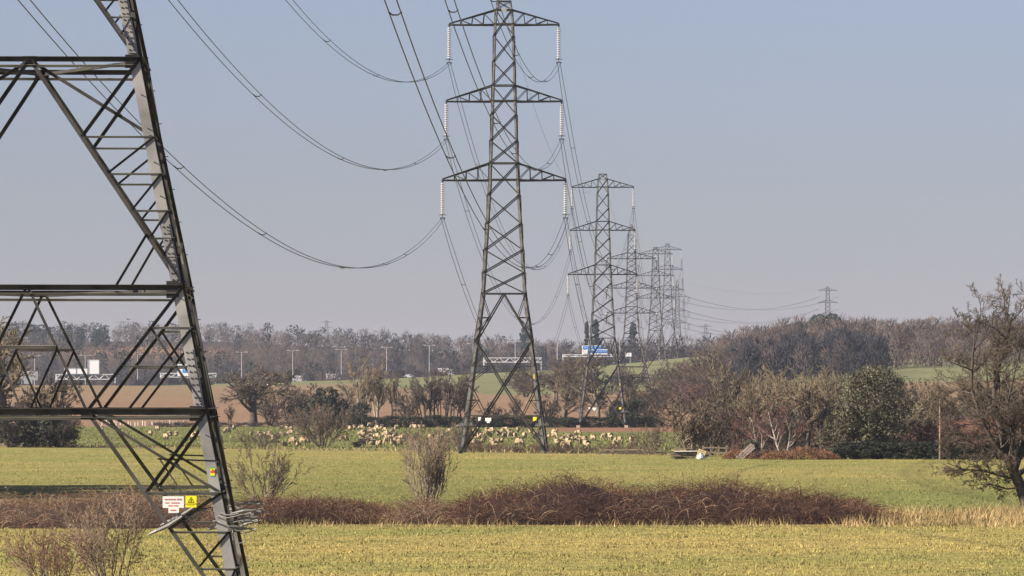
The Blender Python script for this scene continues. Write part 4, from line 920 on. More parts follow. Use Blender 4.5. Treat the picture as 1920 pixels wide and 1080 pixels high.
# woods that read as one mass: many low trees in one mesh
def wood(name, label, spots, kinds, seed, nsp=70):
    R = np.random.default_rng(seed); VV = []; FF = []; CC = []; n0 = 0
    for (x, Y, H, Wd), kd in zip(spots, kinds):
        z = tz(x, Y)-.2
        col0 = {0: (.088, .064, .054), 1: (.062, .047, .043), 2: (.020, .021, .026), 3: (.018, .028, .022), 4: (.20, .15, .11)}[kd]
        col = np.array(col0)*R.uniform(.75, 1.3)
        if kd in (3,):
            m_ = 110; zc = R.uniform(.05, 1, m_); rad = .5*np.sqrt(np.clip(1-((zc-.55)/.5)**2, .03, 1))
            th = R.uniform(0, 6.283, m_); r_ = rad*np.sqrt(R.uniform(.2, 1, m_)); q = np.stack([r_*np.cos(th)*Wd, r_*np.sin(th)*Wd, zc*H], 1)
            d = R.normal(0, 1, (m_, 3)); d /= np.linalg.norm(d, axis=1, keepdims=True); Ln = R.uniform(.5, 1.1, m_); w = np.full(m_, .45)
        else:
            m_ = nsp; zc = R.uniform(.05, .95, m_)**.85; rad = .5*np.clip(1-((zc-.5)/.56)**2, .05, 1)**.6
            th = R.uniform(0, 6.283, m_); r_ = rad*np.sqrt(R.uniform(0, 1, m_))*.9; q = np.stack([r_*np.cos(th)*Wd, r_*np.sin(th)*Wd, zc*H*.93], 1)
            d = np.stack([np.cos(th)*.55, np.sin(th)*.55, np.ones(m_)*.8], 1)+R.normal(0, .3, (m_, 3)); d /= np.linalg.norm(d, axis=1, keepdims=True)
            Ln = R.uniform(.12, .26, m_)*H; w = np.full(m_, .15 if kd != 2 else .24)
        q = np.concatenate([q, [[0, 0, 0]]]); d = np.concatenate([d, [[.02, 0, 1]]]); Ln = np.append(Ln, H*.9); w = np.append(w, .16)
        h = R.normal(0, 1, d.shape); e = np.cross(d, h); e /= np.linalg.norm(e, axis=1, keepdims=True); g_ = np.cross(d, e); w = w[:, None]
        V4 = np.stack([q+e*w, q+(-.5*e+.87*g_)*w, q+(-.5*e-.87*g_)*w, q+d*Ln[:, None]], 1).reshape(-1, 3)+np.array([x, Y, z])
        b = np.arange(len(q))*4+n0; n0 += len(V4)
        FF.append(np.concatenate([np.stack([b, b+1, b+3], 1), np.stack([b+1, b+2, b+3], 1), np.stack([b+2, b, b+3], 1)])); VV.append(V4)
        CC.append(np.repeat((col*R.uniform(.8, 1.2, (len(q), 1))), 4, 0))
    me = mesh_np(name, np.concatenate(VV), [np.concatenate(FF)]); vcol(me, 'tint', np.concatenate(CC))
    link(name, me, None, M['wood'], None, label, 'wood', None, 'stuff')
M['wood'] = mat_attr('bare_wood', .95, .3, .2)
R1 = np.random.default_rng(314)
spots, kinds = [], []
for row in range(15):
    Y = 2120+row*62*(1+row*.03)
    half = .104*Y+25; nT = int(2*half/ (6.0+row*.12))
    for i in range(nT):
        x = -half+2*half*(i+R1.uniform(0, 1))/nT; y_ = Y+R1.uniform(-28, 28)
        if ((x+183)/40)**2+((y_-2690)/100)**2 < 1: continue
        pn = float(fbm(x, y_, 1/60, 61)); k_ = 0
        if row < 2: k_ = 2 if R1.random() < .5 else 1
        elif row < 4: k_ = 2 if R1.random() < .3 else 1
        else: k_ = 1 if R1.random() < .35 else 0
        if pn > .62: k_ = 3 if R1.random() < .6 else 2
        if x < -.075*Y and row > 6: k_ = 3 if R1.random() < .75 else 1
        H = R1.uniform(7, 13.2)*(.8 if row < 2 else 1)*(1-.35*sst(70, 110, x)*(1-sst(150, 200, x)))
        spots.append((x, y_, H, R1.uniform(5, 8.5))); kinds.append(k_)
wood('bare_woodland', 'bare purple-brown woodland with dark pines covering the far hills beyond the motorway', spots, kinds, 5, 70)
spots, kinds = [], []
for row in range(12):
    Y = 1330+row*52
    for i in range(34):
        p = 1325+row*1.5+(640-row*1.5)*(i+R1.uniform(0, 1))/34; x = px(p, Y)
        y_ = Y+R1.uniform(-22, 22)
        k_ = 1 if R1.random() < .5 else 0
        if row < 6 and 1370 < p < 1665: k_ = 2 if R1.random() < .85 else 1
        if row < 3 and p > 1640: continue
        H = R1.uniform(7.5, 12)*(.55+.45*sst(1310, 1420, p))*(1-.30*sst(1590, 1740, p))
        spots.append((x, y_, H, R1.uniform(6, 9))); kinds.append(k_)
wood('hill_woodland', 'bare brown and dark wood covering the near hill under the lone pylon', spots, kinds, 6, 115)
spots, kinds = [], []
for i in range(420):
    x = R1.uniform(-215, 215); y_ = R1.uniform(1935, 1978)
    spots.append((x, y_, R1.uniform(2.2, 4.2)*(1.2 if x > 70 else 1), R1.uniform(3, 6))); kinds.append(2 if R1.random() < .5 else 1)
for i in range(150):
    x = R1.uniform(-215, 215); y_ = R1.uniform(2040, 2075)
    spots.append((x, y_, R1.uniform(3, 6.5), R1.uniform(4, 7))); kinds.append(2 if R1.random() < .6 else 1)
for i in range(70):       # scrub below the green slope
    x = px(R1.uniform(940, 1330), 1440); y_ = R1.uniform(1380, 1470)
    spots.append((x, y_, R1.uniform(1.5, 4.0), R1.uniform(3, 6))); kinds.append(int(R1.choice([0, 1, 2])))
wood('verge_scrub', 'low dark scrub along both verges of the motorway', spots, kinds, 7, 44)
# ------------------------------------------------------------------ brambles, rough grass, turf
def blades(name, label, n, ys_, xh, hgt, wid, colf, seed, kind='grass', lean=.35, mask=None, gmat='turf'):
    R = np.random.default_rng(seed)
    Y = ys_(R, n); x = R.uniform(-1, 1, n)*xh(Y)
    if mask is not None: k = mask(x, Y, R); x, Y = x[k], Y[k]
    n = len(x); z = terrain(x, Y)
    h = hgt(x, Y, R); w = wid(x, Y, R); a = R.uniform(0, 6.283, n)
    e = np.stack([np.cos(a), np.sin(a), np.zeros(n)], 1)*w[:, None]
    ln = np.stack([R.normal(0, lean, n)*h, R.normal(0, lean, n)*h, h], 1)
    p = np.stack([x, Y, z-.01], 1)
    V = np.stack([p-e, p+e, p+ln], 1).reshape(-1, 3); b = np.arange(n)*3
    me = mesh_np(name, V, [np.stack([b, b+1, b+2], 1)]); vcol(me, 'tint', np.repeat(colf(x, Y, R), 3, 0))
    link(name, me, None, M[gmat], None, label, kind, None, 'stuff')
M['turf'] = mat_attr('turf_blades', .8, 3, .2, .25)
M['drygrass'] = mat_attr('dry_grass_blades', .8, 3, .25, .25)
M['bramble'] = mat_attr('bramble_canes', .8, 3, .3, .25)
def turfcol(x, Y, R):
    c = ground_colour(x, Y); k = R.uniform(.78, 1.22, (len(x), 1)); j = R.random((len(x), 1)); d = np.clip((fbm(x, Y, 1/.8, 75)-.54)*6, 0, 1)[:, None]*(Y < 430)[:, None]
    c = c*(1-.75*d)+np.array([.060, .072, .022])*.75*d
    return np.clip(c*k*(1+.15*(j > .85)), 0, 1)
patch = lambda x, Y: .35+1.0*fbm(x, Y, 1/2.2, 71)+1.6*np.clip(fbm(x, Y, 1/.8, 73)-.56, 0, 1)*3.5
blades('front_field_grass', 'short mottled straw-green turf of the front field', 125000, lambda R, n: 128+(226-128)*R.random(n)**1.0, lambda Y: .125*Y+3, lambda x, Y, R: R.uniform(.03, .085, len(x))*patch(x, Y), lambda x, Y, R: R.uniform(.012, .028, len(x)), turfcol, 1, lean=.5)
blades('second_field_grass', 'short green turf of the second field beyond the bramble bank', 115000, lambda R, n: 228+(520-228)*R.random(n)**1.35, lambda Y: .12*Y+4, lambda x, Y, R: R.uniform(.03, .09, len(x))*patch(x, Y), lambda x, Y, R: R.uniform(.016, .038, len(x)), turfcol, 2, lean=.5, mask=lambda x, Y, R: Y < edgeY(x))
blades('pasture_grass', 'rough green grass of the sheep pasture', 60000, lambda R, n: 455+(880-455)*R.random(n), lambda Y: .115*Y+4, lambda x, Y, R: R.uniform(.05, .16, len(x))*patch(x, Y), lambda x, Y, R: R.uniform(.05, .12, len(x)), turfcol, 3, lean=.5, mask=lambda x, Y, R: (Y > edgeY(x)+2) & ~((Y > 765) & (x > 4)))
def drycol(x, Y, R):
    k = np.clip(R.random((len(x), 1))*.6+2.2*(fbm(x, Y, 1/1.5, 88)[:, None]-.42), 0, 1); c = np.array([.45, .325, .155])*(1-k)+np.array([.15, .125, .045])*k
    return c*R.uniform(.7, 1.25, (len(x), 1))
def bankw(x): 
    p = 960+x*F/229
    return np.interp(p, [-200, 420, 470, 860, 1480, 1580, 2100], [1.0, 1.0, .6, .5, .55, 1.0, 1.0])
blades('dry_bank_grass', 'long pale dead grass along the old hedge bank', 62000, lambda R, n: 219+(247-219)*R.random(n), lambda Y: .125*Y+2, lambda x, Y, R: R.uniform(.12, .55, len(x))*(.15+1.2*fbm(x, Y, 1/1.2, 81))*np.where(bankw(x) > .9, 1.3, 1.0), lambda x, Y, R: R.uniform(.008, .02, len(x)), drycol, 4, lean=.45, mask=lambda x, Y, R: (R.random(len(x)) < bankw(x)*np.clip(3.2*(fbm(x, Y, 1/2.2, 91)-.28), 0, 1)) & (np.abs(Y-231) < 12+3*fbm(x, Y, 1/4, 95)), gmat='drygrass')
blades('field_edge_grass', 'tall pale grass along the far field edge', 16000, lambda R, n: 430+(570-430)*R.random(n), lambda Y: .115*Y, lambda x, Y, R: R.uniform(.2, .6, len(x)), lambda x, Y, R: R.uniform(.02, .05, len(x)), drycol, 5, lean=.4, mask=lambda x, Y, R: np.abs(Y-edgeY(x)-5) < 4, gmat='drygrass')

def bramble(name, label, p0, p1, topf, seed, ncane, cols, Y0=222, Y1=243, nleaf=9000):
    """a mound of arching canes and dead leaves; topf(px)= photo row of its crest"""
    R = np.random.default_rng(seed)
    def crest(x): 
        Yc = (Y0+Y1)/2-2; p = 960+x*F/Yc; return np.maximum(.15, CH+(YH-topf(p))/F*Yc)*(.76+.62*fbm(x, x*0+seed, 1/2.3, seed+8))
    def height(x, Y):
        v = np.clip((Y-Y0)/(Y1-Y0), 0, 1); prof = np.clip(np.sin(np.pi*v**.75), 0, 1)**.55
        return crest(x)*prof*(.62+.62*fbm(x, Y, 1/1.3, seed))
    xa, xb = px(p0, 230), px(p1, 230)
    gx = np.arange(xa, xb+.01, .4); gy = np.linspace(Y0, Y1, 26); GX_, GY_ = np.meshgrid(gx, gy)
    endf = sst(xa, xa+1.2, GX_)*(1-sst(xb-1.2, xb, GX_))
    V0 = np.stack([GX_, GY_, terrain(GX_, GY_)+height(GX_, GY_)*.80*endf-.06], -1).reshape(-1, 3); nx_ = len(gx)
    ii_ = (np.arange(len(gy)-1)[:, None]*nx_+np.arange(nx_-1)[None]).ravel(); F0 = np.stack([ii_, ii_+1, ii_+nx_+1, ii_+nx_], 1)
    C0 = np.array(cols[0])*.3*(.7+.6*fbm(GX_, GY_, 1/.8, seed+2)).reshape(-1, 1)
    # canes
    n = ncane; x = R.uniform(xa, xb, n); Y = Y0+(Y1-Y0)*R.random(n)**1.3; ef = sst(xa-.5, xa+1.2, x)*(1-sst(xb-1.2, xb+.5, x))
    z = terrain(x, Y)+height(x, Y)*ef*R.uniform(.45, 1.0, n)-.1
    az = R.uniform(0, 6.283, n); L_ = R.uniform(.3, 1.2, n); arc = R.uniform(.06, .42, n)*(.5+.5*ef)*(1+.8*(R.random(n) < .06))
    t = np.linspace(0, 1, 4)[None, :]
    X = x[:, None]+np.cos(az)[:, None]*L_[:, None]*t; YY = Y[:, None]+np.sin(az)[:, None]*L_[:, None]*t*.7; Z = z[:, None]+4*arc[:, None]*t*(1-.72*t)
    P = np.stack([X, YY, Z], -1); th = np.arange(3)*2.094; wr = (np.array([1, .85, .6, .25])[None, :]*R.uniform(.006, .013, n)[:, None])
    e = np.stack([-np.sin(az), np.cos(az), np.zeros(n)], 1)[:, None, None, :]
    ring = np.cos(th)[None, None, :, None]*e+np.sin(th)[None, None, :, None]*np.array([0, 0, 1.])
    V1 = (P[:, :, None, :]+ring*wr[:, :, None, None]).reshape(-1, 3)
    b = (np.arange(n)*12)[:, None, None]+(np.arange(3)*3)[None, :, None]; k = np.arange(3)[None, None, :]; k2 = (k+1) % 3
    F1 = np.stack([b+k, b+k2, b+k2+3, b+k+3], -1).reshape(-1, 4)+len(V0)
    pick = R.random((n, 1)); cc = np.where(pick < .6, np.array(cols[0]), np.where(pick < .9, np.array(cols[1]), np.array(cols[2])))*R.uniform(.6, 1.3, (n, 1)); cc = cc*(.25+1.5*fbm(x, Y*.5, 1/1.1, seed+5))[:, None]; C1 = np.repeat(cc, 12, 0)
    # leaves and side twigs
    m = nleaf; i = R.integers(0, n, m); j = R.integers(0, 4, m); q = P[i, j]+R.normal(0, .07, (m, 3)); a = R.normal(0, 1, (m, 3)); a /= np.linalg.norm(a, axis=1, keepdims=True); c = np.cross(a, R.normal(0, 1, (m, 3))); c /= np.linalg.norm(c, axis=1, keepdims=True)
    s_ = R.uniform(.02, .055, (m, 1)); V2 = np.stack([q-a*s_, q+c*s_*.5, q+a*s_], 1).reshape(-1, 3); b2 = np.arange(m)*3+len(V0)+len(V1); F2 = np.stack([b2, b2+1, b2+2], 1)
    C2 = np.repeat(np.where(R.random((m, 1)) < .75, np.array(cols[0]), np.array(cols[1]))*R.uniform(.6, 1.5, (m, 1)), 3, 0)
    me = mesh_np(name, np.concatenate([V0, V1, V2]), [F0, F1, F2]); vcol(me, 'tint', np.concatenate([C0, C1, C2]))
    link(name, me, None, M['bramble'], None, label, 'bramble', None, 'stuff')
red = [(.074, .032, .019), (.125, .066, .040), (.30, .21, .135)]; pale = [(.15, .088, .055), (.23, .15, .092), (.33, .24, .155)]
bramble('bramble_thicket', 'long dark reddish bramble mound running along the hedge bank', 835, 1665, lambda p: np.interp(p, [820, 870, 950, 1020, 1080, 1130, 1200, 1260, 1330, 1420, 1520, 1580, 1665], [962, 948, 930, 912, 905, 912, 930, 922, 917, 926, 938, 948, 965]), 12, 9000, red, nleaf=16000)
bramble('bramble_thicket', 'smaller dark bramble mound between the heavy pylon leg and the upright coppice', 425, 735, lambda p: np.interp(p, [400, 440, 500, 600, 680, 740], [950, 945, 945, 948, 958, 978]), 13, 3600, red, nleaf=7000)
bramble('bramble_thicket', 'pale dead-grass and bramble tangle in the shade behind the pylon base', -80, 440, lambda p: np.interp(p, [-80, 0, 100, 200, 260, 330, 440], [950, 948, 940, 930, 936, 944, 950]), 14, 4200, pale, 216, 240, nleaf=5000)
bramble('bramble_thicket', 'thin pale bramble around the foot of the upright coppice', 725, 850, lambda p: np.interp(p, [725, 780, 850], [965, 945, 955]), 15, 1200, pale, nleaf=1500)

def heap(name, label, p0, p1, Y, h, seed, mt, n=5000, size=.09, cat='bracken'):
    R = np.random.default_rng(seed); xa, xb = px(p0, Y), px(p1, Y); x = R.uniform(xa, xb, n); y = Y+R.normal(0, .8, n)
    t = (x-xa)/(xb-xa); z = terrain(x, y)+h*R.random(n)*np.sin(np.pi*t)**.5*(.4+.9*fbm(x, y, 1/1.2, seed))
    q = np.stack([x, y, z], 1); a = R.normal(0, 1, (n, 3)); a /= np.linalg.norm(a, axis=1, keepdims=True); c = np.cross(a, R.normal(0, 1, (n, 3))); c /= np.linalg.norm(c, axis=1, keepdims=True); s_ = size*R.uniform(.5, 1.5, (n, 1))
    me = mesh_np(name, np.stack([q-a*s_, q+c*s_*.5, q+a*s_], 1).reshape(-1, 3), [np.arange(n*3).reshape(-1, 3)])
    link(name, me, None, mt, None, label, cat, None, 'stuff')
heap('bracken_heap', 'heap of orange dead bracken beside the timber pile', 1355, 1412, 453, 1.0, 31, M['bracken'], 2600)
heap('bracken_heap', 'bank of orange dead bracken under the birches and ivy tree', 1425, 1575, 449, 1.15, 32, M['bracken'], 6500)
heap('bracken_heap', 'dull brown dead undergrowth between the birches', 1390, 1480, 456, .9, 33, M['twig_red'], 2600)

# ------------------------------------------------------------------ sheep: one skinned body each
def skin_mesh(name, nodes, edges, radii, sub=1):
    me = bpy.data.meshes.new(name); me.from_pydata(nodes, edges, []); o = bpy.data.objects.new(name, me); COL.objects.link(o)
    md = o.modifiers.new('skin', 'SKIN'); md.use_smooth_shade = True
    for v, r in zip(me.skin_vertices[0].data, radii): v.radius = (r, r) if not hasattr(r, '__len__') else r
    me.skin_vertices[0].data[0].use_root = True
    o.modifiers.new('sub', 'SUBSURF').levels = sub
    dg = bpy.context.evaluated_depsgraph_get(); out = bpy.data.meshes.new_from_object(o.evaluated_get(dg)); bpy.data.objects.remove(o); out.name = name
    return out
def sheep_mesh(pose, face, wool):
    if pose == 'lie':
        nodes = [(0, 0, .30), (.32, 0, .31), (-.34, 0, .29), (.52, 0, .42), (.66, 0, .58), (.78, 0, .55), (.88, 0, .49), (.25, .22, .10), (.48, .22, .06), (.25, -.22, .10), (.48, -.22, .06), (-.3, .24, .10), (-.1, .28, .06), (-.3, -.24, .10), (-.1, -.28, .06), (-.55, 0, .28)]
        ed = [(0, 1), (0, 2), (1, 3), (3, 4), (4, 5), (5, 6), (1, 7), (7, 8), (1, 9), (9, 10), (2, 11), (11, 12), (2, 13), (13, 14), (2, 15)]
        rd = [.31, .27, .28, .17, .12, .10, .06, .07, .045, .07, .045, .08, .045, .08, .045, .08]
    else:
        up = pose == 'stand'
        hd = [(.55, 0, .78), (.70, 0, .92), (.82, 0, .92), (.95, 0, .85)] if up else [(.55, 0, .60), (.68, 0, .38), (.76, 0, .22), (.82, 0, .09)]
        nodes = [(0, 0, .62), (.34, 0, .64), (-.36, 0, .64)]+hd+[(.30, .14, .42), (.31, .14, .22), (.32, .14, .02), (.32, -.14, .42), (.34, -.14, .22), (.36, -.14, .02), (-.40, .15, .44), (-.44, .15, .24), (-.40, .15, .02), (-.36, -.15, .44), (-.42, -.15, .24), (-.36, -.15, .02), (-.56, 0, .58), (-.58, 0, .42)]
        ed = [(0, 1), (0, 2), (1, 3), (3, 4), (4, 5), (5, 6), (1, 7), (7, 8), (8, 9), (1, 10), (10, 11), (11, 12), (2, 13), (13, 14), (14, 15), (2, 16), (16, 17), (17, 18), (2, 19), (19, 20)]
        rd = [.30, .27, .27, .17, .115, .095, .06, .09, .045, .04, .09, .045, .04, .11, .05, .04, .11, .05, .04, .07, .04]
    me = skin_mesh('sheep', nodes, ed, rd)
    hx = nodes[4][0]-.02
    me.materials.append(wool); me.materials.append(face)
    co = np.empty(len(me.vertices)*3, np.float32); me.vertices.foreach_get('co', co); co = co.reshape(-1, 3)
    idx = []
    for p in me.polygons:
        c = co[list(p.vertices)].mean(0)
        head = (c[0] > hx) if pose != 'graze' else (c[0] > .60 and c[2] < .40)
        leg_ = pose != 'lie' and c[2] < .30 and c[0] < .5
        idx.append(1 if head or leg_ else 0)
    me.polygons.foreach_set('material_index', idx)
    # ears
    return me
SH = {}
for pose in ('graze', 'stand', 'lie'):
    for f, nm in ((M['black_face'], 'black'), (M['cream'], 'cream')):
        SH[pose, nm] = sheep_mesh(pose, f, M['cream'])
SH['lie', 'grey'] = sheep_mesh('lie', M['wool_grey'], M['wool_grey'])
LAB = {('graze', 'black'): 'cream black-faced sheep grazing head down in the pasture', ('graze', 'cream'): 'all-cream sheep grazing head down in the pasture', ('stand', 'black'): 'cream black-faced sheep standing head up in the pasture', ('stand', 'cream'): 'all-cream sheep standing head up in the pasture',
       ('lie', 'black'): 'cream black-faced sheep lying down in the pasture', ('lie', 'cream'): 'all-cream sheep lying down in the pasture', ('lie', 'grey'): 'brown-grey sheep lying at the pasture edge'}
SP = '''667,800 656,804 665,806 679,807 694,802 695,807 708,807 716,807 723,811 700,814 677,814 681,819 689,816 680,826 692,826 708,824 737,800 745,807 735,813 723,820 732,819 730,823 740,824 729,833 692,833 698,834 670,837 678,837 710,839 738,839 750,837 744,830 756,827 751,823
771,801 779,802 792,807 808,822 829,826 812,841 856,806 842,809 893,813 889,821 896,820 913,808 922,813 915,821 936,816 945,813 955,815 946,822 959,821 966,821 971,811 984,822 995,811 931,830 938,829 906,830 893,838 927,842 973,836 1007,823
1039,811 1039,822 1035,824 1056,824 1072,826 1085,816 1095,826 1112,827 1079,829 1087,831 1045,831 1057,834 1066,836 1061,845 1135,824 1145,826 1161,832 1155,836 1184,831 1187,836 1100,842
190,809 282,817 311,824 319,817 331,816 362,825 373,822 295,808 223,813 411,828 427,813 439,806 532,836 560,836 570,832 525,803 544,806 534,817 544,813 549,833 616,818 643,828 587,822 514,830 503,821 487,821 471,814'''
RS = np.random.default_rng(8)
for w in SP.split():
    p, y = [float(q) for q in w.split(',')]
    Y = yflat(y+1); x = px(p, Y)
    if p == 670: key = ('lie', 'grey')
    else:
        u = RS.random(); pose = 'graze' if u < .55 else 'stand' if u < .72 else 'lie'; key = (pose, 'black' if RS.random() < .62 else 'cream')
    k_ = RS.uniform(.85, 1.05)
    o = link('sheep', SH[key], None, None, (x, Y, tz(x, Y)+.01), LAB[key], 'sheep', 'flock of sheep in the pasture')
    o.rotation_euler = (0, 0, RS.uniform(0, 6.283)); o.scale = (k_, k_, k_)

# ------------------------------------------------------------------ pasture and field-edge furniture
b = MB().tube([(0, 0, -.1), (0, 0, .75)], .05, 6); gm_ = b.mesh('tube'); gm_.materials.append(M['guard'])
b = MB().box((.07, 0, .35), (.03, .03, .95)); gs_ = b.mesh('stake'); gs_.materials.append(M['post_wood'])
for i in range(24):
    p = 193+i*6.6+RS.uniform(-2, 2); Y = 925+RS.uniform(-6, 10); x = px(p, Y)
    r = thing('tree_guard', (x, Y, tz(x, Y)), 'white plastic tree guard in the line of new planting', 'tree guard', 'tree guards below the ploughed field', RS.uniform(0, 6), (1.6, 1.6, RS.uniform(.9, 1.3)))
    link('tube', gm_, r); link('stake', gs_, r)
def pole(p, Y, h, r_, label, name='timber_pole', mt='post_wood'):
    x = px(p, Y); rr = thing(name, (x, Y, tz(x, Y)-.1), label, 'pole')
    MB().tube([(0, 0, 0), (.02, 0, h*.5), (.0, 0, h)], [r_, r_*.9, r_*.75], 7).obj('shaft', M[mt], rr)
    MB().box((0, -.02, h+.02), (r_*1.2, r_*1.2, .06)).obj('cap', M['steel_dark'], rr)
    return rr
pole(1762, 443, 5.45, .075, 'tall bare timber pole standing at the field edge')
q = pole(1866, 443, 2.7, .05, 'shorter pole with white marker in front of the cottage'); MB().box((0, -.05, 1.75), (.13, .03, .32)).obj('marker', M['white'], q)
q = pole(1913, 443, 3.4, .05, 'thin post with white plate beside the leaning tree'); MB().box((0, -.05, 1.0), (.2, .03, .3)).obj('marker', M['white'], q)
# low rail fence
def rail_fence(p0, p1, Y, n, label, h=.62):
    x0, x1 = px(p0, Y), px(p1, Y); r = thing('rail_fence', (x0, Y, tz(x0, Y)), label, 'fence')
    for i in range(n+1):
        x = (x1-x0)*i/n; MB().box((x, 0, h*.48), (.11, .11, h*1.1)).obj('post', M['post_wood'], r)
    for i in range(n):
        for z in (h*.4, h*.82): MB().box(((x1-x0)*(i+.5)/n, -.075, z+RS.uniform(-.03, .03)), ((x1-x0)/n*1.02, .04, .12)).obj('rail', M['dark_wood'] if z < .4 else M['post_wood'], r)
rail_fence(1125, 1248, 478, 5, 'low weathered rail fence at the pasture edge past the pylon')
rail_fence(1318, 1362, 462, 3, 'short dark rail fence between the timber pile and the bracken heap', 1.0)
# timber pile: beams, boards on top, pallet leaning against it, white sack
Y = 452; x = px(1292, Y); r = thing('timber_pile', (x, Y, tz(x, Y)), 'low pile of dark beams and pale boards below the hawthorn', 'timber')
for i in range(7):
    z = .12+.16*(i//2); MB().box((RS.uniform(-.3, .3), -.5+.5*(i % 2)+RS.uniform(-.1, .1), z), (RS.uniform(2.6, 3.3), .22, .13), Matrix.Rotation(RS.uniform(-.06, .06), 3, 'Y')).obj('beam', M['dark_wood'], r)
for dx, z, w, mt in ((-.9, .78, 1.3, 'pallet_wood'), (-.5, .88, 1.7, 'post_wood'), (.5, .82, 1.6, 'dark_wood'), (-.2, .68, 2.2, 'white'), (-1.2, .3, .9, 'post_wood')):
    MB().box((dx, -.62+RS.uniform(-.08, .1), z), (w, .3, .06), Matrix.Rotation(RS.uniform(-.04, .04), 3, 'Y')).obj('board', M[mt], r)
Y = 449.5; x = px(1311, Y); r = thing('pallet', (x, Y, tz(x, Y)), 'yellow timber pallet leaning on the timber pile', 'pallet')
Rm = Matrix.Rotation(.35, 3, 'Y') @ Matrix.Rotation(-.3, 3, 'X')
for k_ in (-.28, 0, .28): MB().box(Rm @ Vector((k_, .03, .42)), (.07, .07, .95), Rm).obj('bearer', M['pallet_wood'], r)
for k_ in range(6): MB().box(Rm @ Vector((0, -.03, .05+.155*k_)), (.68, .025, .1), Rm).obj('slat', M['pallet_wood'], r)
Y = 448.6; x = px(1314, Y)
b = MB().lathe([(.05, 0), (.32, .03), (.36, .15), (.28, .34), (.12, .5), (.05, .56), (.09, .62)], 12)
b.obj('feed_sack', M['sack'], None, loc=(x, Y, tz(x, Y)), label='white plastic sack slumped by the pallet', cat='sack').scale = (1, .8, 1)
Y = 451.5; x = px(1384, Y); r = thing('leaning_sheet', (x, Y, tz(x, Y)), 'pale weathered sheet of boards leaning up from the bracken heap', 'boards')
Rm = Matrix.Rotation(math.radians(48), 3, 'Y')
for k_ in range(3): MB().box(Rm @ Vector((-.2+.19*k_, .02*k_, .85+.08*(k_ % 2))), (.18, .03, 1.75), Rm).obj('board', M['sheet'], r)

# cottage in the hollow behind the leaning tree
Y = 530; x = px(1895, Y); zb = tz(x, Y); r = thing('cottage', (x, Y, zb), 'dark brick cottage with clay tile roof and gable half hidden by trees', 'house')
ridge = pz(784, Y)-zb; eave = pz(812, Y)-zb
MB().box((-2.4, 3.0, eave/2), (9.2, 4.4, eave)).obj('wall', M['brick'], r)
def gable(b, cx, y0, y1, hw_, e_, rd): b.prism((cx, y0, 0), (cx, y1, 0), [Vector((-hw_, 0, 0)), Vector((hw_, 0, 0)), Vector((hw_, 0, e_)), Vector((0, 0, rd)), Vector((-hw_, 0, e_))])
b = MB(); gable(b, 0, -.6, 2.6, 1.15, eave*.92, ridge-.25); b.obj('gable_wall', M['brick'], r)
ro = MB()
ro.add([(-7.2, .5, eave-.05), (2.4, .5, eave-.05), (2.4, 3.0, ridge), (-7.2, 3.0, ridge), (-7.2, 5.5, eave-.05), (2.4, 5.5, eave-.05), (-7.2, 3.0, ridge-.2), (2.4, 3.0, ridge-.2)], [(0, 1, 2, 3), (3, 2, 5, 4), (0, 3, 4, 6), (1, 7, 5, 2)])
roof = ro.obj('roof', M['tile_roof'], r)
g2 = MB()
for s in (-1, 1):
    g2.add([(0, -.85, ridge-.12), (s*1.35, -.85, eave*.92-.15), (s*1.35, 2.9, eave*.92-.15), (0, 2.9, ridge-.12), (0, -.85, ridge-.26), (s*1.35, -.85, eave*.92-.29)], [(0, 1, 2, 3), (0, 4, 5, 1)])
g2.obj('gable_roof', M['tile_roof'], r)
MB().box((-3.2, 3.0, ridge+.35), (.7, .6, 1.3)).obj('chimney', M['brick'], roof)
for dx, z in ((-.3, eave+.35), (-.1, eave*.62), (.45, eave*.62), (-3.0, eave*.6), (-5.0, eave*.6)):
    w = MB().box((dx, -.62 if abs(dx) < 1 else .79, z), (.5, .05, .55)).obj('window', M['white'], r); MB().box((dx, -.65 if abs(dx) < 1 else .76, z), (.38, .03, .43)).obj('pane', M['glass'], w)

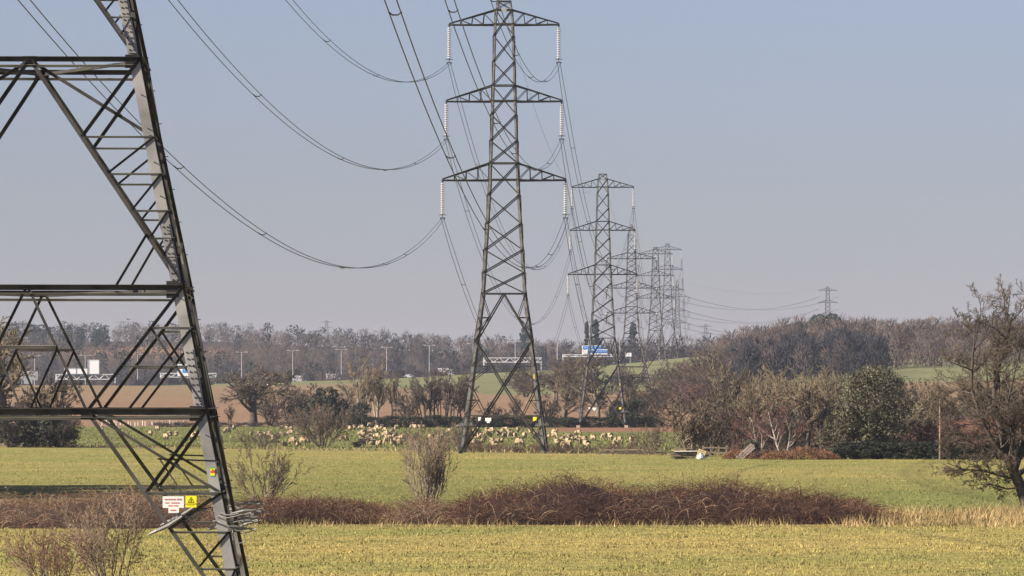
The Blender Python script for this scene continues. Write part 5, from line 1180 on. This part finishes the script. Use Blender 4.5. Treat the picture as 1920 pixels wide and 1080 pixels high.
# ------------------------------------------------------------------ the motorway's gantries, lamps and traffic
def gantry(p0, p1, ytop, ybot, Y, label, signs=()):
    x0, x1 = px(p0, Y), px(p1, Y); zt, zb = pz(ytop, Y), pz(ybot, Y); g0 = tz((x0+x1)/2, Y)
    r = thing('sign_gantry', ((x0+x1)/2, Y, g0), label, 'gantry', 'gantries over the motorway'); hl = (x1-x0)/2; zt -= g0; zb -= g0
    for z in (zt, zb):
        for y in (-.5, .5): MB().box((0, y, z), (2*hl, .28, .28)).obj('truss_chord', M['gantry_white'], r)
    n = max(6, int(hl*2/2.0))
    for i in range(n):
        xa, xb = -hl+2*hl*i/n, -hl+2*hl*(i+1)/n; a, c = (zt, zb) if i % 2 else (zb, zt)
        MB().tube([(xa, -.5, a), (xb, -.5, c)], .11, 4).obj('truss_web', M['gantry_white'], r)
    for s in (-1, 1): MB().box((s*(hl-.25), 0, zt/2-.5), (.45, .6, zt+1)).obj('upright', M['gantry_white'], r)
    for (a, c, t_, bt, kind) in signs:
        xa, xb = px(a, Y)-(x0+x1)/2, px(c, Y)-(x0+x1)/2; z1, z0 = pz(t_, Y)-g0, pz(bt, Y)-g0
        s_ = MB().box(((xa+xb)/2, -.85 if kind != 'blue' else -.9, (z0+z1)/2), (xb-xa, .2, z1-z0)).obj('sign_panel', M['white'] if kind != 'grey' else M['grey_sign'], r)
        w_, h_ = xb-xa, z1-z0
        if kind == 'back':
            for k_ in range(int(w_/3.0)+1): MB().box((xa+.2+k_*(w_-.4)/max(1, int(w_/3.0)), -1.0, (z0+z1)/2), (.25, .12, h_)).obj('rib', M['pale_metal'], s_)
            MB().box(((xa+xb)/2, -1.0, z1-.1), (w_, .12, .2)).obj('rib', M['pale_metal'], s_)
        elif kind == 'blue':
            MB().box(((xa+xb)/2, -1.02, z0+h_*.5), (w_-.12, .06, h_-.12)).obj('blue_field', M['blue'], s_)
            bb = MB(); x = xa+.9
            while x < xb-.6:
                wl = RS.uniform(.2, .4); bb.box((x, -1.06, z0+h_*.5), (wl, .04, h_*.16)); x += wl+.45
            bb.obj('lettering', M['white'], s_)
        elif kind == 'grey':
            for k_ in range(5): MB().box((xa+.8+k_*.7, -.97, (z0+z1)/2), (.4, .05, h_*.4)).obj('mark', M['grey_sign'], s_)
    return r
gantry(104, 217, 702, 711, 2005, 'white motorway gantry carrying two ribbed sign backs', [(121, 165, 690, 701, 'back'), (165, 187, 674, 701, 'back')])
gantry(300, 406, 700, 707, 2005, 'white gantry with a blue sign behind the heavy pylon leg', [(333, 356, 683, 705, 'white'), (336, 354, 684.5, 690, 'blue'), (342, 354, 692, 699, 'blue')])
gantry(906, 1016, 671, 679, 2003, 'empty white lattice gantry framed by the field-edge pylon', [(993, 996, 669, 677, 'grey')])
gantry(1054, 1152, 665, 668.5, 2003, 'thin white gantry with blue direction signs behind the pylon on bare soil', [(1091, 1139, 655, 664.5, 'white'), (1091, 1127, 648, 655.2, 'white'), (1092.5, 1126, 648.6, 655, 'blue'), (1101, 1138, 656, 662, 'blue')])
# arm of the last gantry and two plain boards
for p0, p1, y0, y1, nm, lab, mt in ((1172, 1184, 661.5, 668.5, 'road_sign', 'small white road sign on posts near the blue direction signs', 'white'), (33, 71, 696, 713, 'message_sign', 'grey electronic motorway sign with three white lamps behind the bare tree', 'grey_sign')):
    Y = 2004; xa, xb = px(p0, Y), px(p1, Y); z1, z0 = pz(y0, Y), pz(y1, Y); g0 = tz((xa+xb)/2, Y); r = thing(nm, ((xa+xb)/2, Y, g0), lab, 'road sign')
    MB().box((0, 0, (z0+z1)/2-g0), (xb-xa, .3, z1-z0)).obj('panel', M[mt], r)
    for s in (-.3, .3): MB().box((s*(xb-xa), .2, (z0-g0)/2), (.2, .2, z0-g0+.4)).obj('post', M['pale_metal'], r)
    if nm == 'message_sign':
        MB().box((.02*(xb-xa), 0, z0-g0-.7), (3.2, .3, 1.4)).obj('lower_panel', M[mt], r)
        for dx, dz in ((-1.0, .9), (.5, 1.0), (.95, .7), (-2.4, -.4)):
            MB().lathe([(.02, 0), (.62, 0), (.62, .12), (.02, .14)], 12)
            b = MB().tube([(dx, -.16, (z0+z1)/2-g0+dz), (dx, -.26, (z0+z1)/2-g0+dz)], .62, 12); b.obj('lamp', M['lens'], r)
lamp_src = None
LB = {}
def lampbase(h):
    r = thing('street_lamp', (0, 0, 0), 'tall twin-armed motorway lamp column', 'street lamp', 'lamp columns along the motorway')
    MB().tube([(0, 0, -.3), (0, 0, h*.5), (0, 0, h)], [.19, .15, .11], 6).obj('column', M['pale_metal'], r)
    for s in (-1, 1):
        MB().tube([(0, 0, h-.05), (s*.7, 0, h+.15), (s*1.5, 0, h+.2)], .08, 5).obj('arm', M['pale_metal'], r)
        MB().box((s*1.85, 0, h+.2), (.95, .4, .2)).obj('lamp_head', M['lens'], r)
    return r
lm = None
for p, y in ((65, 668), (160, 667), (258, 665), (352, 662), (453, 661), (549, 658), (640, 656), (725, 652), (805, 648), (887, 645), (966, 641), (1045, 637.5), (1104, 636), (1162, 635), (1236, 635)):
    Y = 2040; x = px(p, Y); g0 = tz(x, Y); h = pz(y, Y)-g0
    if lm is None: lm = lampbase(13.0); o = lm
    else: o = copy_thing(lm, (0, 0, 0))
    o.location = (x, Y, g0); o.scale = (1, 1, h/13.0)
# traffic
def vehicle(p, Y, Ln, Wd, Ht, label, kind):
    x = px(p, Y); r = thing(kind, (x, Y, tz(x, Y)+.16), label, 'lorry' if kind == 'lorry' else kind)
    if kind == 'lorry':
        MB().box((-.9, 0, Ht/2+.5), (Ln-2.2, Wd, Ht-1.0)).obj('trailer_box', M['car_white'], r)
        b = MB().prism((0, -Wd/2, 0), (0, Wd/2, 0), [Vector((Ln/2-2.0, 0, .6)), Vector((Ln/2, 0, .6)), Vector((Ln/2, 0, 1.6)), Vector((Ln/2-.3, 0, 2.9)), Vector((Ln/2-2.0, 0, 3.0))]); b.obj('cab', M['car_white'], r)
        MB().box((Ln/2-.55, 0, 2.2), (.7, Wd+.02, .7)).obj('window', M['glass'], r)
    else:
        P = [(-Ln/2, .4), (Ln/2, .4), (Ln/2, .9), (Ln/2-.9, 1.1), (Ln/2-1.6, Ht), (-Ln/2, Ht)] if kind == 'van' else [(-Ln/2, .35), (Ln/2, .35), (Ln/2, .8), (Ln/2-1.0, .95), (Ln/2-1.8, Ht), (-Ln/2+.9, Ht), (-Ln/2, .95)]
        MB().prism((0, -Wd/2, 0), (0, Wd/2, 0), [Vector((a, 0, c)) for a, c in P]).obj('body', M['car_white'], r)
        MB().box((Ln/2-1.75, 0, Ht*.74), (.8, Wd+.02, Ht*.26)).obj('window', M['glass'], r)
    for s in (-1, 1):
        for q in (-.32, .32): MB().tube([(q*Ln, s*(Wd/2-.25), .4), (q*Ln, s*(Wd/2+.01), .4)], .4, 10).obj('wheel', M['tyre'], r)
vehicle(562, 2000, 5.4, 2.0, 2.6, 'white van on the motorway below the second lamp past the oak', 'van')
vehicle(625, 2006, 6.0, 2.4, 2.9, 'white lorry on the motorway half hidden by scrub', 'lorry')
vehicle(768, 2000, 4.3, 1.8, 1.5, 'white car on the motorway beyond the ashes', 'car')
vehicle(835, 2006, 6.5, 2.3, 3.3, 'white lorry nearest the field-edge pylon on the motorway', 'lorry')
#vehicle(676, 2006, 6.0, 2.3, 3.0, 'long white van beyond the pale ashes', 'van')
# bird over the far wood
Y = 700; r = thing('bird', (px(240, Y), Y, pz(599.5, Y)), 'dark bird flying beside the tiny distant pylon', 'bird')
b = MB()
body = [(-.26, 0), (-.16, .035), (0, .06), (.14, .045), (.22, .03), (.27, .005)]
b.tube([(x_, 0, .02*math.sin(x_*6)) for x_, r__ in body], [max(.006, q) for x_, q in body], 6); b.obj('body', M['bird'], r)
for s in (-1, 1):
    MB().add([(.10, 0, .03), (-.08, 0, .03), (-.02, s*.26, .16), (.10, s*.24, .17), (-.10, s*.55, .10), (.0, s*.52, .12), (.10, 0, .015), (-.08, 0, .015), (-.02, s*.26, .145), (.10, s*.24, .155), (-.10, s*.55, .09), (.0, s*.52, .11)], [(0, 1, 2, 3), (3, 2, 4, 5), (6, 9, 8, 7), (9, 11, 10, 8), (0, 3, 9, 6), (3, 5, 11, 9), (1, 7, 8, 2), (2, 8, 10, 4), (4, 10, 11, 5)]).obj('wing', M['bird'], r)
r.rotation_euler = (.2, 0, 2.2)

# ------------------------------------------------------------------ haze: the winter air over the whole scene
hb = MB().box((0, 3150, 34), (3060, 6600, 76)).mesh('haze')
hm = bpy.data.materials.new('winter_haze'); hm.use_nodes = True; nt = hm.node_tree
for n in list(nt.nodes): 
    if n.type != 'OUTPUT_MATERIAL': nt.nodes.remove(n)
pv = nt.nodes.new('ShaderNodeVolumePrincipled'); pv.inputs['Color'].default_value = (.80, .86, 1.0, 1); pv.inputs['Density'].default_value = HAZE; pv.inputs['Anisotropy'].default_value = .2
nt.links.new(pv.outputs[0], [n for n in nt.nodes if n.type == 'OUTPUT_MATERIAL'][0].inputs['Volume'])
link('haze', hb, None, hm, None, 'thin pale winter haze lying over the fields', 'haze', None, 'stuff')
